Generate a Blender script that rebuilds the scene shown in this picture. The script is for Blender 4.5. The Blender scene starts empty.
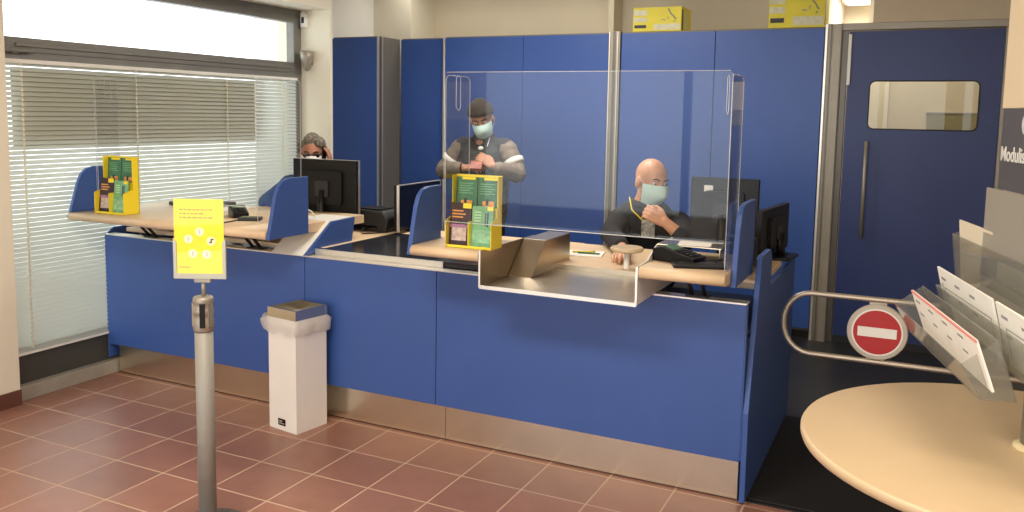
import bpy, bmesh, math, random
from mathutils import Vector, Matrix
random.seed(7)
PI = math.pi
SC = bpy.context.scene
COL = SC.collection

# ---------------------------------------------------------------- camera
cam_d = bpy.data.cameras.new('camera'); cam = bpy.data.objects.new('camera', cam_d); COL.objects.link(cam)
yaw, pit, rol = -.4468, -.1068, .0172
fwd = Vector((math.sin(yaw)*math.cos(pit), math.cos(yaw)*math.cos(pit), math.sin(pit)))
rt = Vector((math.cos(yaw), -math.sin(yaw), 0)); up = rt.cross(fwd)
c_, s_ = math.cos(rol), math.sin(rol)
rx = rt*c_ + up*s_; uy = up*c_ - rt*s_
M = Matrix((rx, uy, -fwd)).transposed().to_4x4(); M.translation = Vector((3.5807, -3.5339, 1.6348))
cam.matrix_world = M
cam_d.sensor_width = 36; cam_d.lens = 36*847.7/1024; cam_d.shift_y = -(256-204.66)/1024
cam_d.clip_start = .05
SC.camera = cam

# ---------------------------------------------------------------- world, exposure, lights
SC.view_settings.view_transform = 'Standard'; SC.view_settings.look = 'None'
SC.view_settings.gamma = 1; SC.view_settings.use_curve_mapping = False
SC.view_settings.exposure = 1.1
w = bpy.data.worlds.new('world'); SC.world = w; w.use_nodes = True
bg = w.node_tree.nodes['Background']; bg.inputs[0].default_value = (.93, .97, 1.0, 1); bg.inputs[1].default_value = 1.75

def area(name, loc, sx, sy, power, colr, rot=(0, 0, 0)):
    d = bpy.data.lights.new(name, 'AREA'); d.shape = 'RECTANGLE'; d.size = sx; d.size_y = sy
    d.energy = power; d.color = colr
    o = bpy.data.objects.new(name, d); o.location = loc; o.rotation_euler = rot; COL.objects.link(o); return o
WARM = (1.0, .86, .68)
NEUT = (1.0, .93, .82)
area('ceiling_light_staff', (1.2, 1.5, 2.86), 1.2, .6, 26, NEUT)
area('ceiling_light_public', (1.8, -2.2, 2.86), 1.2, .6, 33, WARM)
area('ceiling_light_entrance', (4.2, -2.3, 2.86), 1.2, .6, 20, WARM)
area('ceiling_light_back_office', (3.4, 3.95, 2.86), 1.0, .5, 9, WARM)
area('ceiling_light_rear_corridor', (2.95, 6.0, 2.85), .5, .6, 10, WARM)
area('fill_light_behind_cabinets', (.2, 3.3, 2.88), 2.4, .3, 5, NEUT)  # added fill to brighten the back wall above the cabinets

# ---------------------------------------------------------------- materials
MATS = {}
def mat(name, col, rough=.5, metal=0, spec=.5, bump=0, bscale=60, var=0, vscale=8, emit=0, coat=0):
    if name in MATS: return MATS[name]
    m = bpy.data.materials.new(name); m.use_nodes = True; MATS[name] = m
    nt = m.node_tree; b = nt.nodes['Principled BSDF']
    c = (*col, 1)
    b.inputs['Base Color'].default_value = c; b.inputs['Roughness'].default_value = rough
    b.inputs['Metallic'].default_value = metal; b.inputs['Specular IOR Level'].default_value = spec
    if coat: b.inputs['Coat Weight'].default_value = coat
    if emit:
        b.inputs['Emission Color'].default_value = c; b.inputs['Emission Strength'].default_value = emit
    if var or bump:
        tc = nt.nodes.new('ShaderNodeTexCoord')
    if var:
        n = nt.nodes.new('ShaderNodeTexNoise'); n.inputs['Scale'].default_value = vscale; n.inputs['Detail'].default_value = 4
        nt.links.new(tc.outputs['Object'], n.inputs['Vector'])
        mr = nt.nodes.new('ShaderNodeMapRange'); mr.inputs[3].default_value = 1-var; mr.inputs[4].default_value = 1+var
        mr.inputs[1].default_value = .3; mr.inputs[2].default_value = .7
        nt.links.new(n.outputs['Fac'], mr.inputs[0])
        mx = nt.nodes.new('ShaderNodeVectorMath'); mx.operation = 'SCALE'; mx.inputs[0].default_value = col
        nt.links.new(mr.outputs[0], mx.inputs['Scale']); nt.links.new(mx.outputs[0], b.inputs['Base Color'])
    if bump:
        n2 = nt.nodes.new('ShaderNodeTexNoise'); n2.inputs['Scale'].default_value = bscale
        nt.links.new(tc.outputs['Object'], n2.inputs['Vector'])
        bp = nt.nodes.new('ShaderNodeBump'); bp.inputs['Strength'].default_value = bump; bp.inputs['Distance'].default_value = .005
        nt.links.new(n2.outputs['Fac'], bp.inputs['Height']); nt.links.new(bp.outputs[0], b.inputs['Normal'])
    return m

blue = mat('blue_laminate', (.040, .096, .33), .42, var=.05, vscale=3)
blue_up = mat('blue_cabinet_laminate', (.036, .095, .35), .38, var=.05, vscale=2)
blue_door = mat('dark_blue_door_laminate', (.018, .038, .16), .4, var=.05, vscale=2)
steel = mat('brushed_steel', (.74, .68, .56), .24, .97, bump=.05, bscale=30, var=.06, vscale=5)
sheet = mat('tray_steel', (.50, .44, .35), .28, 1, var=.06, vscale=6)
rim = mat('aluminium_rim', (.80, .78, .72), .35, .8)
alu = mat('aluminium_post', (.33, .30, .25), .45, .45, var=.05)
taupe = mat('taupe_side_panel', (.20, .185, .155), .5, .1)
dalu = mat('dark_aluminium', (.16, .15, .13), .4, .6)
frame_m = mat('window_frame_metal', (.20, .195, .18), .5, .3, var=.05)
wood = mat('beech_laminate', (.72, .54, .35), .45, var=.06, vscale=5)
wood2 = mat('pale_beech_table', (.60, .46, .29), .38, var=.03, vscale=5)
wall_m = mat('cream_plaster', (.66, .58, .44), .8, var=.03, vscale=2, bump=.05)
wall_l = mat('pale_cream_plaster', (.80, .75, .62), .8, var=.02, vscale=2)
ceil_m = mat('ceiling_plaster', (.75, .70, .58), .9)
fascia_m = mat('tan_fascia_board', (.56, .47, .33), .7, var=.03)
black = mat('black_plastic', (.006, .006, .007), .4, spec=.3, var=.1)
screen = mat('black_glossy_screen', (.006, .006, .008), .12)
dgrey = mat('dark_grey_plastic', (.028, .028, .03), .45, spec=.35)
white = mat('white_painted_metal', (.83, .80, .76), .4, var=.02)
wplast = mat('white_plastic', (.80, .80, .76), .45)
paper = mat('white_paper', (.86, .84, .79), .75, var=.03, vscale=20)
paper2 = mat('cream_paper', (.78, .70, .55), .75, var=.03)
ink = mat('grey_ink', (.30, .29, .30), .8)
pink = mat('pinkish_print', (.80, .30, .27), .7)
yellow = mat('yellow_card', (.90, .72, .02), .5)
yellow2 = mat('yellow_plastic', (.88, .70, .03), .35)
yellow_sign = mat('bright_yellow_poster', (.95, .78, .03), .5)
ybox = mat('yellow_carton', (.72, .62, .05), .6, var=.05)
green = mat('green_print', (.045, .17, .09), .5, var=.15, vscale=40)
lgreen = mat('light_green_print', (.17, .40, .20), .5, var=.2, vscale=30)
maroon = mat('dark_maroon_print', (.035, .014, .02), .5, var=.3, vscale=50)
orange = mat('orange_print', (.75, .33, .08), .5, var=.2, vscale=60)
photo = mat('photo_print_pale', (.50, .40, .36), .5, var=.35, vscale=45)
red = mat('red_enamel', (.42, .015, .015), .35)
rubber = mat('black_rubber_mat', (.008, .008, .008), .7, bump=.2, bscale=200)
dfloor = mat('dark_staff_flooring', (.022, .022, .024), .45, var=.1)
dbase = mat('dark_base_panel', (.055, .055, .05), .5)
kerbm = mat('grey_marble', (.34, .31, .26), .5, var=.12, vscale=9)
skirt = mat('brown_skirting_tile', (.13, .050, .035), .45)
fabric_dk = mat('dark_navy_fabric', (.010, .011, .016), .9, bump=.4, bscale=150, var=.15, vscale=30)
fabric_vest = mat('charcoal_padded_fabric', (.030, .034, .040), .8, bump=.4, bscale=90, var=.15)
fabric_grey = mat('taupe_quilted_fabric', (.20, .165, .13), .7, bump=.3, bscale=90, var=.12)
fabric_blk = mat('black_wool_fabric', (.022, .018, .014), .95, bump=.5, bscale=200, var=.2, vscale=50)
trous = mat('dark_trouser_fabric', (.02, .02, .026), .9)
skin1 = mat('skin_tanned', (.42, .20, .12), .5, var=.08, vscale=30)
skin2 = mat('skin_fair', (.66, .34, .20), .45, var=.08, vscale=25)
skin3 = mat('skin_ruddy', (.40, .17, .10), .5, var=.08, vscale=30)
maskm = mat('pale_blue_mask', (.58, .80, .77), .85)
maskw = mat('white_mask', (.85, .86, .86), .85)
hairm = mat('salt_and_pepper_hair', (.17, .145, .115), .8, var=.75, vscale=60, bump=.8, bscale=130)
hairdk = mat('dark_hair', (.02, .014, .010), .85)
eye_w = mat('eye_white', (.75, .72, .68), .3)
lens_m = mat('dark_lens', (.02, .008, .006), .15)
shoe_m = mat('black_leather', (.012, .012, .012), .4)
ctrans = mat('cord_white', (.75, .72, .6), .7)
cable_m = mat('black_cable', (.01, .01, .01), .5)
brownpaper = mat('brown_wallet_leather', (.20, .06, .045), .5, var=.2)
edge_m = mat('polished_acrylic_edge', (.72, .75, .74), .15)

def glassy(name, tint, ior, rough=0.0, mixw=0.0, white_c=(.9, .9, .9)):
    """thin clear sheet: transparent with a real Fresnel reflection, optional milky share"""
    m = bpy.data.materials.new(name); m.use_nodes = True; nt = m.node_tree; nt.nodes.clear()
    out = nt.nodes.new('ShaderNodeOutputMaterial')
    tr = nt.nodes.new('ShaderNodeBsdfTransparent'); tr.inputs[0].default_value = (*tint, 1)
    gl = nt.nodes.new('ShaderNodeBsdfGlossy'); gl.inputs['Roughness'].default_value = rough
    fr = nt.nodes.new('ShaderNodeFresnel'); gm_ = nt.nodes.new('ShaderNodeNewGeometry')
    iv = nt.nodes.new('ShaderNodeMapRange'); iv.inputs[3].default_value = ior; iv.inputs[4].default_value = 1/ior   # thin sheet: same reflectance on both faces
    nt.links.new(gm_.outputs['Backfacing'], iv.inputs[0]); nt.links.new(iv.outputs[0], fr.inputs[0])
    mx = nt.nodes.new('ShaderNodeMixShader')
    nt.links.new(fr.outputs[0], mx.inputs[0]); nt.links.new(tr.outputs[0], mx.inputs[1]); nt.links.new(gl.outputs[0], mx.inputs[2])
    last = mx
    if mixw:
        df = nt.nodes.new('ShaderNodeBsdfTranslucent'); df.inputs[0].default_value = (*white_c, 1)
        df2 = nt.nodes.new('ShaderNodeBsdfDiffuse'); df2.inputs[0].default_value = (*white_c, 1)
        md = nt.nodes.new('ShaderNodeMixShader'); md.inputs[0].default_value = .5
        nt.links.new(df.outputs[0], md.inputs[1]); nt.links.new(df2.outputs[0], md.inputs[2])
        m2 = nt.nodes.new('ShaderNodeMixShader'); m2.inputs[0].default_value = mixw
        nt.links.new(mx.outputs[0], m2.inputs[1]); nt.links.new(md.outputs[0], m2.inputs[2]); last = m2
    nt.links.new(last.outputs[0], out.inputs[0]); return m
acryl = glassy('clear_acrylic', (.97, .97, .97), 1.30, 0)
acryl_h = glassy('smoky_acrylic', (.86, .87, .86), 1.45, .05, .14, (.75, .74, .68))
winglass = glassy('window_glass', (.95, .97, .96), 1.30)
bagm = glassy('translucent_bag_film', (.9, .9, .9), 1.25, .25, .62, (.88, .86, .84))
olive = glassy('olive_sheet', (.3, .28, .18), 1.3, .2, .9, (.40, .355, .18))
frost = glassy('frosted_acrylic', (.5, .5, .46), 1.3, .3, .8, (.62, .60, .54))

def floor_material():
    m = bpy.data.materials.new('terracotta_tile_floor'); m.use_nodes = True; nt = m.node_tree; N = nt.nodes; L = nt.links
    b = N['Principled BSDF']
    geo = N.new('ShaderNodeNewGeometry')
    sc = N.new('ShaderNodeVectorMath'); sc.operation = 'SCALE'; sc.inputs['Scale'].default_value = 1/.3
    L.new(geo.outputs['Position'], sc.inputs[0])
    fr = N.new('ShaderNodeVectorMath'); fr.operation = 'FRACTION'; L.new(sc.outputs[0], fr.inputs[0])
    fl = N.new('ShaderNodeVectorMath'); fl.operation = 'FLOOR'; L.new(sc.outputs[0], fl.inputs[0])
    sep = N.new('ShaderNodeSeparateXYZ'); L.new(fr.outputs[0], sep.inputs[0])
    def pp(o):
        a = N.new('ShaderNodeMath'); a.operation = 'PINGPONG'; a.inputs[1].default_value = .5; L.new(o, a.inputs[0]); return a.outputs[0]
    mn = N.new('ShaderNodeMath'); mn.operation = 'MINIMUM'; L.new(pp(sep.outputs[0]), mn.inputs[0]); L.new(pp(sep.outputs[1]), mn.inputs[1])
    lt = N.new('ShaderNodeMapRange'); lt.inputs[1].default_value = .009; lt.inputs[2].default_value = .016; L.new(mn.outputs[0], lt.inputs[0])
    wn = N.new('ShaderNodeTexWhiteNoise'); wn.noise_dimensions = '2D'; L.new(fl.outputs[0], wn.inputs['Vector'])
    ns = N.new('ShaderNodeTexNoise'); ns.inputs['Scale'].default_value = 9; ns.inputs['Detail'].default_value = 5; L.new(geo.outputs['Position'], ns.inputs['Vector'])
    add = N.new('ShaderNodeMath'); add.operation = 'MULTIPLY_ADD'; add.inputs[1].default_value = .22; add.inputs[2].default_value = .80
    L.new(wn.outputs[0], add.inputs[0])
    a2 = N.new('ShaderNodeMath'); a2.operation = 'MULTIPLY_ADD'; a2.inputs[1].default_value = .35; L.new(ns.outputs['Fac'], a2.inputs[0]); L.new(add.outputs[0], a2.inputs[2])
    tile = N.new('ShaderNodeVectorMath'); tile.operation = 'SCALE'; tile.inputs[0].default_value = (.275, .130, .092); L.new(a2.outputs[0], tile.inputs['Scale'])
    mx = N.new('ShaderNodeMix'); mx.data_type = 'RGBA'; L.new(lt.outputs[0], mx.inputs[0])
    mx.inputs[6].default_value = (.55, .40, .29, 1); L.new(tile.outputs[0], mx.inputs[7])
    L.new(mx.outputs[2], b.inputs['Base Color'])
    rr = N.new('ShaderNodeMapRange'); rr.inputs[3].default_value = .75; rr.inputs[4].default_value = .36; L.new(lt.outputs[0], rr.inputs[0]); L.new(rr.outputs[0], b.inputs['Roughness'])
    bp = N.new('ShaderNodeBump'); bp.inputs['Strength'].default_value = .35; bp.inputs['Distance'].default_value = .003
    L.new(lt.outputs[0], bp.inputs['Height']); L.new(bp.outputs[0], b.inputs['Normal'])
    return m
floor_m = floor_material()

# ---------------------------------------------------------------- mesh builder (world coordinates, several materials in one mesh)
class MB:
    def __init__(s): s.v = []; s.f = []; s.m = []; s.mats = []; s.sm = []
    def mi(s, m):
        if m not in s.mats: s.mats.append(m)
        return s.mats.index(m)
    def add(s, vs, fs, m, smooth=False):
        o = len(s.v); s.v += [Vector(p) for p in vs]; k = s.mi(m)
        for f in fs: s.f.append([i+o for i in f]); s.m.append(k); s.sm.append(smooth)
        return s
    def box(s, a, b, m, R=None, piv=None):
        x0, y0, z0 = a; x1, y1, z1 = b
        vs = [Vector(p) for p in ((x0,y0,z0),(x1,y0,z0),(x1,y1,z0),(x0,y1,z0),(x0,y0,z1),(x1,y0,z1),(x1,y1,z1),(x0,y1,z1))]
        if R is not None:
            pv = Vector(piv) if piv else Vector(((x0+x1)/2, (y0+y1)/2, (z0+z1)/2))
            vs = [pv + R @ (p-pv) for p in vs]
        return s.add(vs, [(0,3,2,1),(4,5,6,7),(0,1,5,4),(1,2,6,5),(2,3,7,6),(3,0,4,7)], m)
    def prism(s, pts, ax, lo, hi, m, smooth=False):
        """pts in the plane of the two other axes (cyclic order x->y,z ; y->x,z ; z->x,y)"""
        def mk(p, t):
            return {0: (t, p[0], p[1]), 1: (p[0], t, p[1]), 2: (p[0], p[1], t)}[ax]
        n = len(pts); vs = [mk(p, lo) for p in pts] + [mk(p, hi) for p in pts]
        fs = [tuple(range(n))[::-1], tuple(range(n, 2*n))]
        s.add(vs, fs, m)
        s.add(vs, [(i, (i+1) % n, (i+1) % n+n, i+n) for i in range(n)], m, smooth)
        return s
    def tube(s, path, r, m, n=10, closed=False):
        P = [Vector(p) for p in path]; k = len(P); vs = []; fs = []
        rr = r if isinstance(r, (list, tuple)) else [r]*k
        ref = None
        for i, p in enumerate(P):
            if closed: t = P[(i+1) % k]-P[i-1]
            else: t = P[min(i+1, k-1)]-P[max(i-1, 0)]
            t.normalize()
            if ref is None:
                ref = Vector((0, 0, 1)) if abs(t.z) < .9 else Vector((1, 0, 0))
            a = t.cross(ref).normalized(); bb = a.cross(t).normalized(); ref = bb
            for j in range(n):
                an = 2*PI*j/n; vs.append(p + (a*math.cos(an)+bb*math.sin(an))*rr[i])
        for i in range(k if closed else k-1):
            for j in range(n):
                a0 = i*n+j; a1 = i*n+(j+1) % n; b0 = ((i+1) % k)*n+j; b1 = ((i+1) % k)*n+(j+1) % n
                fs.append((a0, a1, b1, b0))
        s.add(vs, fs, m, True)
        if not closed: s.add(vs, [tuple(range(n))[::-1], tuple(range((k-1)*n, k*n))], m)
        return s
    def lathe(s, prof, c, m, n=28, ax=2, smooth=True):
        vs = []; fs = []; k = len(prof)
        for r, h in prof:
            for j in range(n):
                a = 2*PI*j/n; x, y = r*math.cos(a), r*math.sin(a)
                q = {2: (x, y, h), 1: (x, h, y), 0: (h, x, y)}[ax]
                vs.append((c[0]+q[0], c[1]+q[1], c[2]+q[2]))
        for i in range(k-1):
            for j in range(n): fs.append((i*n+j, i*n+(j+1) % n, (i+1)*n+(j+1) % n, (i+1)*n+j))
        s.add(vs, fs, m, smooth)
        s.add(vs, [tuple(range(n))[::-1], tuple(range((k-1)*n, k*n))], m)
        return s
    def ell(s, c, r, m, R=None, n=20, k=12):
        vs = []; fs = []
        for i in range(k+1):
            th = PI*i/k
            for j in range(n):
                a = 2*PI*j/n; p = Vector((r[0]*math.sin(th)*math.cos(a), r[1]*math.sin(th)*math.sin(a), r[2]*math.cos(th)))
                if R is not None: p = R @ p
                vs.append(Vector(c)+p)
        for i in range(k):
            for j in range(n): fs.append((i*n+j, (i+1)*n+j, (i+1)*n+(j+1) % n, i*n+(j+1) % n))
        return s.add(vs, fs, m, True)
    def build(s, name, parent=None, bevel=0, seg=2, xf=None):
        me = bpy.data.meshes.new(name)
        bm = bmesh.new()
        inv = Matrix.Identity(4)
        if parent is not None:
            pm = Matrix.Identity(4); q = parent; 
            chain = []
            while q is not None: chain.append(q); q = q.parent
            for q in reversed(chain): pm = pm @ q.matrix_basis
            inv = pm.inverted()
        vv = [bm.verts.new(inv @ (xf @ p if xf else p)) for p in s.v]
        for f, k, sm in zip(s.f, s.m, s.sm):
            try: fc = bm.faces.new([vv[i] for i in f])
            except ValueError: continue
            fc.material_index = k; fc.smooth = sm
        bmesh.ops.remove_doubles(bm, verts=bm.verts, dist=1e-6)
        bmesh.ops.recalc_face_normals(bm, faces=bm.faces)
        if bevel:
            es = [e for e in bm.edges if len(e.link_faces) == 2 and e.calc_face_angle(0) > .6]
            bmesh.ops.bevel(bm, geom=es, offset=bevel, segments=seg, profile=.5, affect='EDGES', clamp_overlap=True)
        bm.to_mesh(me); bm.free()
        for m in s.mats: me.materials.append(m)
        o = bpy.data.objects.new(name, me); COL.objects.link(o)
        if parent is not None: o.parent = parent
        return o

def thing(name, label, cat, loc=(0, 0, 0), rotz=0, group=None):
    o = bpy.data.objects.new(name, None); COL.objects.link(o); o.empty_display_size = .1
    o.location = loc; o.rotation_euler = (0, 0, rotz); o['label'] = label; o['category'] = cat
    if group: o['group'] = group
    return o
def tag(o, label, cat, group=None):
    o['label'] = label; o['category'] = cat
    if group: o['group'] = group
    return o
def struct(o): o['kind'] = 'structure'; return o
def rotm(ax, deg): return Matrix.Rotation(math.radians(deg), 3, ax)
def rrect(x0, y0, x1, y1, r, n=5):
    out = []
    for cx, cy, a0 in ((x1-r, y0+r, -90), (x1-r, y1-r, 0), (x0+r, y1-r, 90), (x0+r, y0+r, 180)):
        for i in range(n+1):
            a = math.radians(a0+90*i/n); out.append((cx+r*math.cos(a), cy+r*math.sin(a)))
    return out
def text_mesh(txt, size, m, name, parent, mtx, bold=0.0):
    cu = bpy.data.curves.new('t', 'FONT'); cu.body = txt; cu.size = size; cu.extrude = .0006; cu.offset = bold
    o = bpy.data.objects.new('t', cu); COL.objects.link(o)
    bpy.context.view_layer.update()
    me = bpy.data.meshes.new_from_object(o.evaluated_get(bpy.context.evaluated_depsgraph_get()))
    bpy.data.objects.remove(o); bpy.data.curves.remove(cu)
    me.name = name; me.materials.clear(); me.materials.append(m); me.transform(mtx)
    q = bpy.data.objects.new(name, me); COL.objects.link(q); q.parent = parent; return q

# ================================================================= SETTING
CEIL = 2.9
o = struct(MB().box((-2.4, -6.2, -.1), (5.6, 7.2, 0), floor_m).build('floor'))
struct(MB().box((-1.0, .04, .0), (5.4, 4.9, .004), dfloor).build('floor_staff_area'))
struct(MB().box((-2.4, -6.2, CEIL), (5.6, 7.2, CEIL+.1), ceil_m).build('ceiling'))
WX = -.87
# left wall: pier, sill base, lintel, pier beyond the window, staff recess
wl = MB()
wl.box((WX-.25, -5.4, 0), (WX+.08, -.62, CEIL), wall_l)
wl.box((WX-.25, -.62, 2.412), (WX+.27, 1.87, CEIL), wall_l)
wl.box((WX-.25, 1.87, 0), (WX+.27, 1.90, CEIL), wall_l)
wl.box((-1.38, 1.90, 0), (-1.33, 3.5, CEIL), mat('daylight_white_wall', (.9, .9, .88), .8)).box((-1.38, 1.885, 0), (WX-.25, 1.90, CEIL), mat('daylight_white_wall', (.9, .9, .88), .8))  # recess wall coloured white to blend into the bright daylight outside the window
struct(wl.build('wall_left'))
struct(MB().box((WX-.12, -.62, .082), (WX, 1.87, .242), dbase).build('trim_1', bevel=.003))
struct(MB().box((WX-.12, -.62, 0), (WX+.05, 1.87, .082), kerbm).build('trim_2', bevel=.004))
struct(MB().box((WX+.08, -5.4, 0), (WX+.093, -.62, .085), skirt).build('baseboard_left', bevel=.002))
# back walls
struct(MB().box((-1.38, 3.5, 0), (-.95, 3.6, CEIL), wall_l).box((-.95, 3.5, 0), (-.90, 3.95, CEIL), wall_l)
       .box((-.95, 3.95, 0), (1.0, 4.05, CEIL), wall_m).box((1.0, 3.78, 0), (1.05, 4.05, CEIL), wall_m)
       .box((1.05, 4.02, 0), (2.72, 4.12, CEIL), wall_m).build('wall_back'))
struct(MB().box((3.23, 2.99, 2.31), (5.4, 3.10, CEIL), fascia_m).build('trim_3'))
struct(MB().box((4.09, 2.99, 0), (5.4, 3.12, 2.31), wall_m).build('wall_back_right'))
struct(MB().box((2.62, 4.12, 0), (2.72, 6.9, CEIL), wall_m).box((2.62, 6.9, 0), (3.3, 7.0, CEIL), wall_l)
       .box((3.10, 4.8, 0), (5.4, 4.9, CEIL), wall_m).box((3.26, 4.76, 0), (3.30, 4.8, CEIL), wall_l).box((3.10, 4.77, 0), (3.26, 4.8, CEIL), wall_l).build('wall_back_office'))
struct(MB().box((5.3, -6.2, 0), (5.4, 7.0, CEIL), wall_m).build('wall_right'))
# shop front far behind the viewer: pier, white band added to reflect in the acrylic screen, open glass line
struct(MB().box((4.3, -6.2, 0), (5.4, -6.05, CEIL), wall_m).box((-.9, -6.2, 2.45), (5.4, -6.05, CEIL), wall_m)
       .box((-.9, -6.2, .33), (5.4, -6.02, .56), wplast)
       .box((1.25, -6.15, .52), (1.33, -6.08, 2.45), frame_m).box((2.9, -6.15, .52), (2.98, -6.08, 2.45), frame_m)
       .build('wall_front'))

# window
win = thing('window_1', '', '', (WX, .6, .242)); del win['label']; del win['category']; struct(win)
fr = MB()
fr.box((WX-.09, -.62, 1.885), (WX-.01, 1.87, 2.005), frame_m)
fr.box((WX-.09, -.62, 2.315), (WX-.01, 1.87, 2.412), frame_m)
fr.box((WX-.086, 1.782, .24), (WX-.012, 1.869, 2.410), frame_m)
fr.box((WX-.0095, -.62, 1.925), (WX-.004, 1.87, 1.932), dalu)
fr.box((WX-.0095, -.5, 1.955), (WX+.0, 1.76, 1.975), frame_m)
fr.box((WX-.09, -.62, .242), (WX-.01, 1.87, .30), frame_m)
struct(fr.build('window_frame', win, bevel=.003))
struct(MB().box((WX-.06, -.565, 2.005), (WX-.054, 1.78, 2.315), winglass).build('window_pane', win))
struct(MB().box((WX-.075, -.50, .30), (WX-.070, 1.78, 1.885), winglass).build('window_pane', win))
hd = MB(); hd.tube([(WX+.012, -.62, 1.93), (WX+.012, -.41, 1.93)], .011, frame_m); hd.box((WX-.01, -.53, 1.915), (WX+.012, -.50, 1.945), frame_m)
struct(hd.build('window_handle', win, bevel=.001))

# blind
bl = thing('venetian_blind', 'light grey horizontal slatted venetian blind covering the big left window', 'blind', (WX+.02, .6, .27))
MB().box((WX+.0, -.61, 1.862), (WX+.028, 1.775, 1.884), wplast).build('headrail', bl, bevel=.002)
blm = glassy('blind_slat', (.6, .6, .6), 1.3, .3, .97, (.68, .70, .66))
sl = MB(); nS = 60
for i in range(nS):
    z = .275+i*(1.858-.275)/(nS-1); a = math.radians(58)
    dx, dz = .0135*math.cos(a), .0135*math.sin(a); xc = WX+.013
    t = .0006
    sl.add([(xc-dx, -.605, z+dz), (xc+dx, -.605, z-dz), (xc+dx, 1.77, z-dz), (xc-dx, 1.77, z+dz),
            (xc-dx, -.605, z+dz+t), (xc+dx, -.605, z-dz+t), (xc+dx, 1.77, z-dz+t), (xc-dx, 1.77, z+dz+t)],
           [(0, 1, 2, 3), (7, 6, 5, 4), (0, 4, 5, 1), (1, 5, 6, 2), (2, 6, 7, 3), (3, 7, 4, 0)], blm)
sl.build('slats', bl)
MB().box((WX+.003, -.605, .248), (WX+.023, 1.77, .262), wplast).build('bottom_rail', bl, bevel=.002)
for y in (-.50, .25, 1.02, 1.60):
    cd = MB()
    z = .28
    while z < 1.86:
        cd.box((WX+.027, y-.006, z), (WX+.031, y+.006, z+.017), ctrans); z += .027
    cd.tube([(WX+.029, y, .28), (WX+.029, y, 1.87)], .0012, ctrans, 5)
    cd.build('ladder_cord', bl)
o = MB().box((WX-.064, -.50, 1.40), (WX-.060, 1.40, 1.845), olive).build('window_film')
tag(o, 'olive brown sheet across the upper part of the window behind the slatted blind', 'sheet')
o = MB().box((WX+.01, 1.835, 2.28), (WX+.06, 1.869, 2.39), wplast).box((WX+.02, 1.832, 2.31), (WX+.05, 1.8355, 2.36), dgrey).build('window_sensor', bevel=.003)
tag(o, 'small white box sensor at the top right corner of the window reveal', 'sensor')
sc = thing('wall_sconce', 'small grey cone shaped lamp on the window reveal below the white sensor', 'lamp', (WX+.08, 1.86, 1.95))
cn = MB(); cn.add([], [], alu)
prof = [(.012, 0), (.03, .03), (.045, .10), (.05, .155)]
cn.lathe(prof, (WX+.085, 1.815, 1.94), alu, 20)
cn.build('shade', sc)
MB().box((WX+.06, 1.85, 1.99), (WX+.11, 1.87, 2.06), alu).build('wall_plate', sc, bevel=.003)

# ================================================================= BACK CABINETS
def cabinet(x0, x1, y0, y1, z, label, seams=(), group='tall blue cabinets along the back'):
    t = thing('tall_cabinet', label, 'cabinet', ((x0+x1)/2, (y0+y1)/2, 0), 0, group)
    b = MB(); b.box((x0, y0+.022, .06), (x1, y1, z), taupe); b.box((x0+.02, y0+.05, 0), (x1-.02, y1-.02, .06), dgrey)
    b.build('carcass', t, bevel=.003)
    xs = [x0]+list(seams)+[x1]
    for a, c in zip(xs[:-1], xs[1:]):
        MB().box((a+.002, y0, .08), (c-.002, y0+.02, z-.012), blue_up).build('door', t, bevel=.002)
    return t
t = cabinet(-1.22, -.735, 2.70, 3.06, 2.288, 'narrow blue cabinet front with exposed grey side, nearest the window')
MB().box((-.735, 2.696, .0), (-.725, 2.72, 2.29), rim).box((-.735, 2.74, 0), (-.729, 2.752, 2.29), dalu).box((-.735, 2.775, 0), (-.729, 2.785, 2.29), rim).build('edge_strip', t)
# partition cabinets at y=3.0
t = cabinet(-.725, -.245, 3.06, 3.45, 2.295, 'blue tall cabinet right of the grey cabinet side')
t2 = cabinet(-.225, 1.285, 3.0, 3.45, 2.295, 'wide blue tall cabinet behind the standing man', (.53,))
t3 = cabinet(1.39, 2.915, 3.0, 3.45, 2.295, 'wide blue tall cabinet behind the bald seated man', (2.135,))
o = MB().box((-.245, 2.995, 0), (-.225, 3.03, 2.30), rim).build('cabinet_divider_strip', bevel=.002); tag(o, 'thin pale aluminium strip between the two left blue cabinets', 'post')
p = MB(); p.box((1.29, 2.985, 0), (1.385, 3.04, 2.30), alu); p.box((1.325, 2.978, 0), (1.348, 2.986, 2.30), dalu); p.box((1.362, 2.976, 0), (1.372, 2.986, 2.30), rim); p.box((1.292, 2.978, 0), (1.304, 2.986, 2.30), rim)
o = p.build('partition_post', bevel=.002); tag(o, 'brownish aluminium upright between the cabinets behind the two staff members', 'post')
p = MB(); p.box((2.92, 2.975, 0), (3.035, 3.08, 2.31), alu); p.box((2.922, 2.965, 0), (2.940, 2.976, 2.31), rim); p.box((2.955, 2.968, 0), (2.968, 2.976, 2.31), dalu); p.box((2.99, 2.966, 0), (3.03, 2.976, 2.31), alu)
o = p.build('partition_post', bevel=.002); tag(o, 'grey aluminium upright between the last blue cabinet and the door', 'post')

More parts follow.
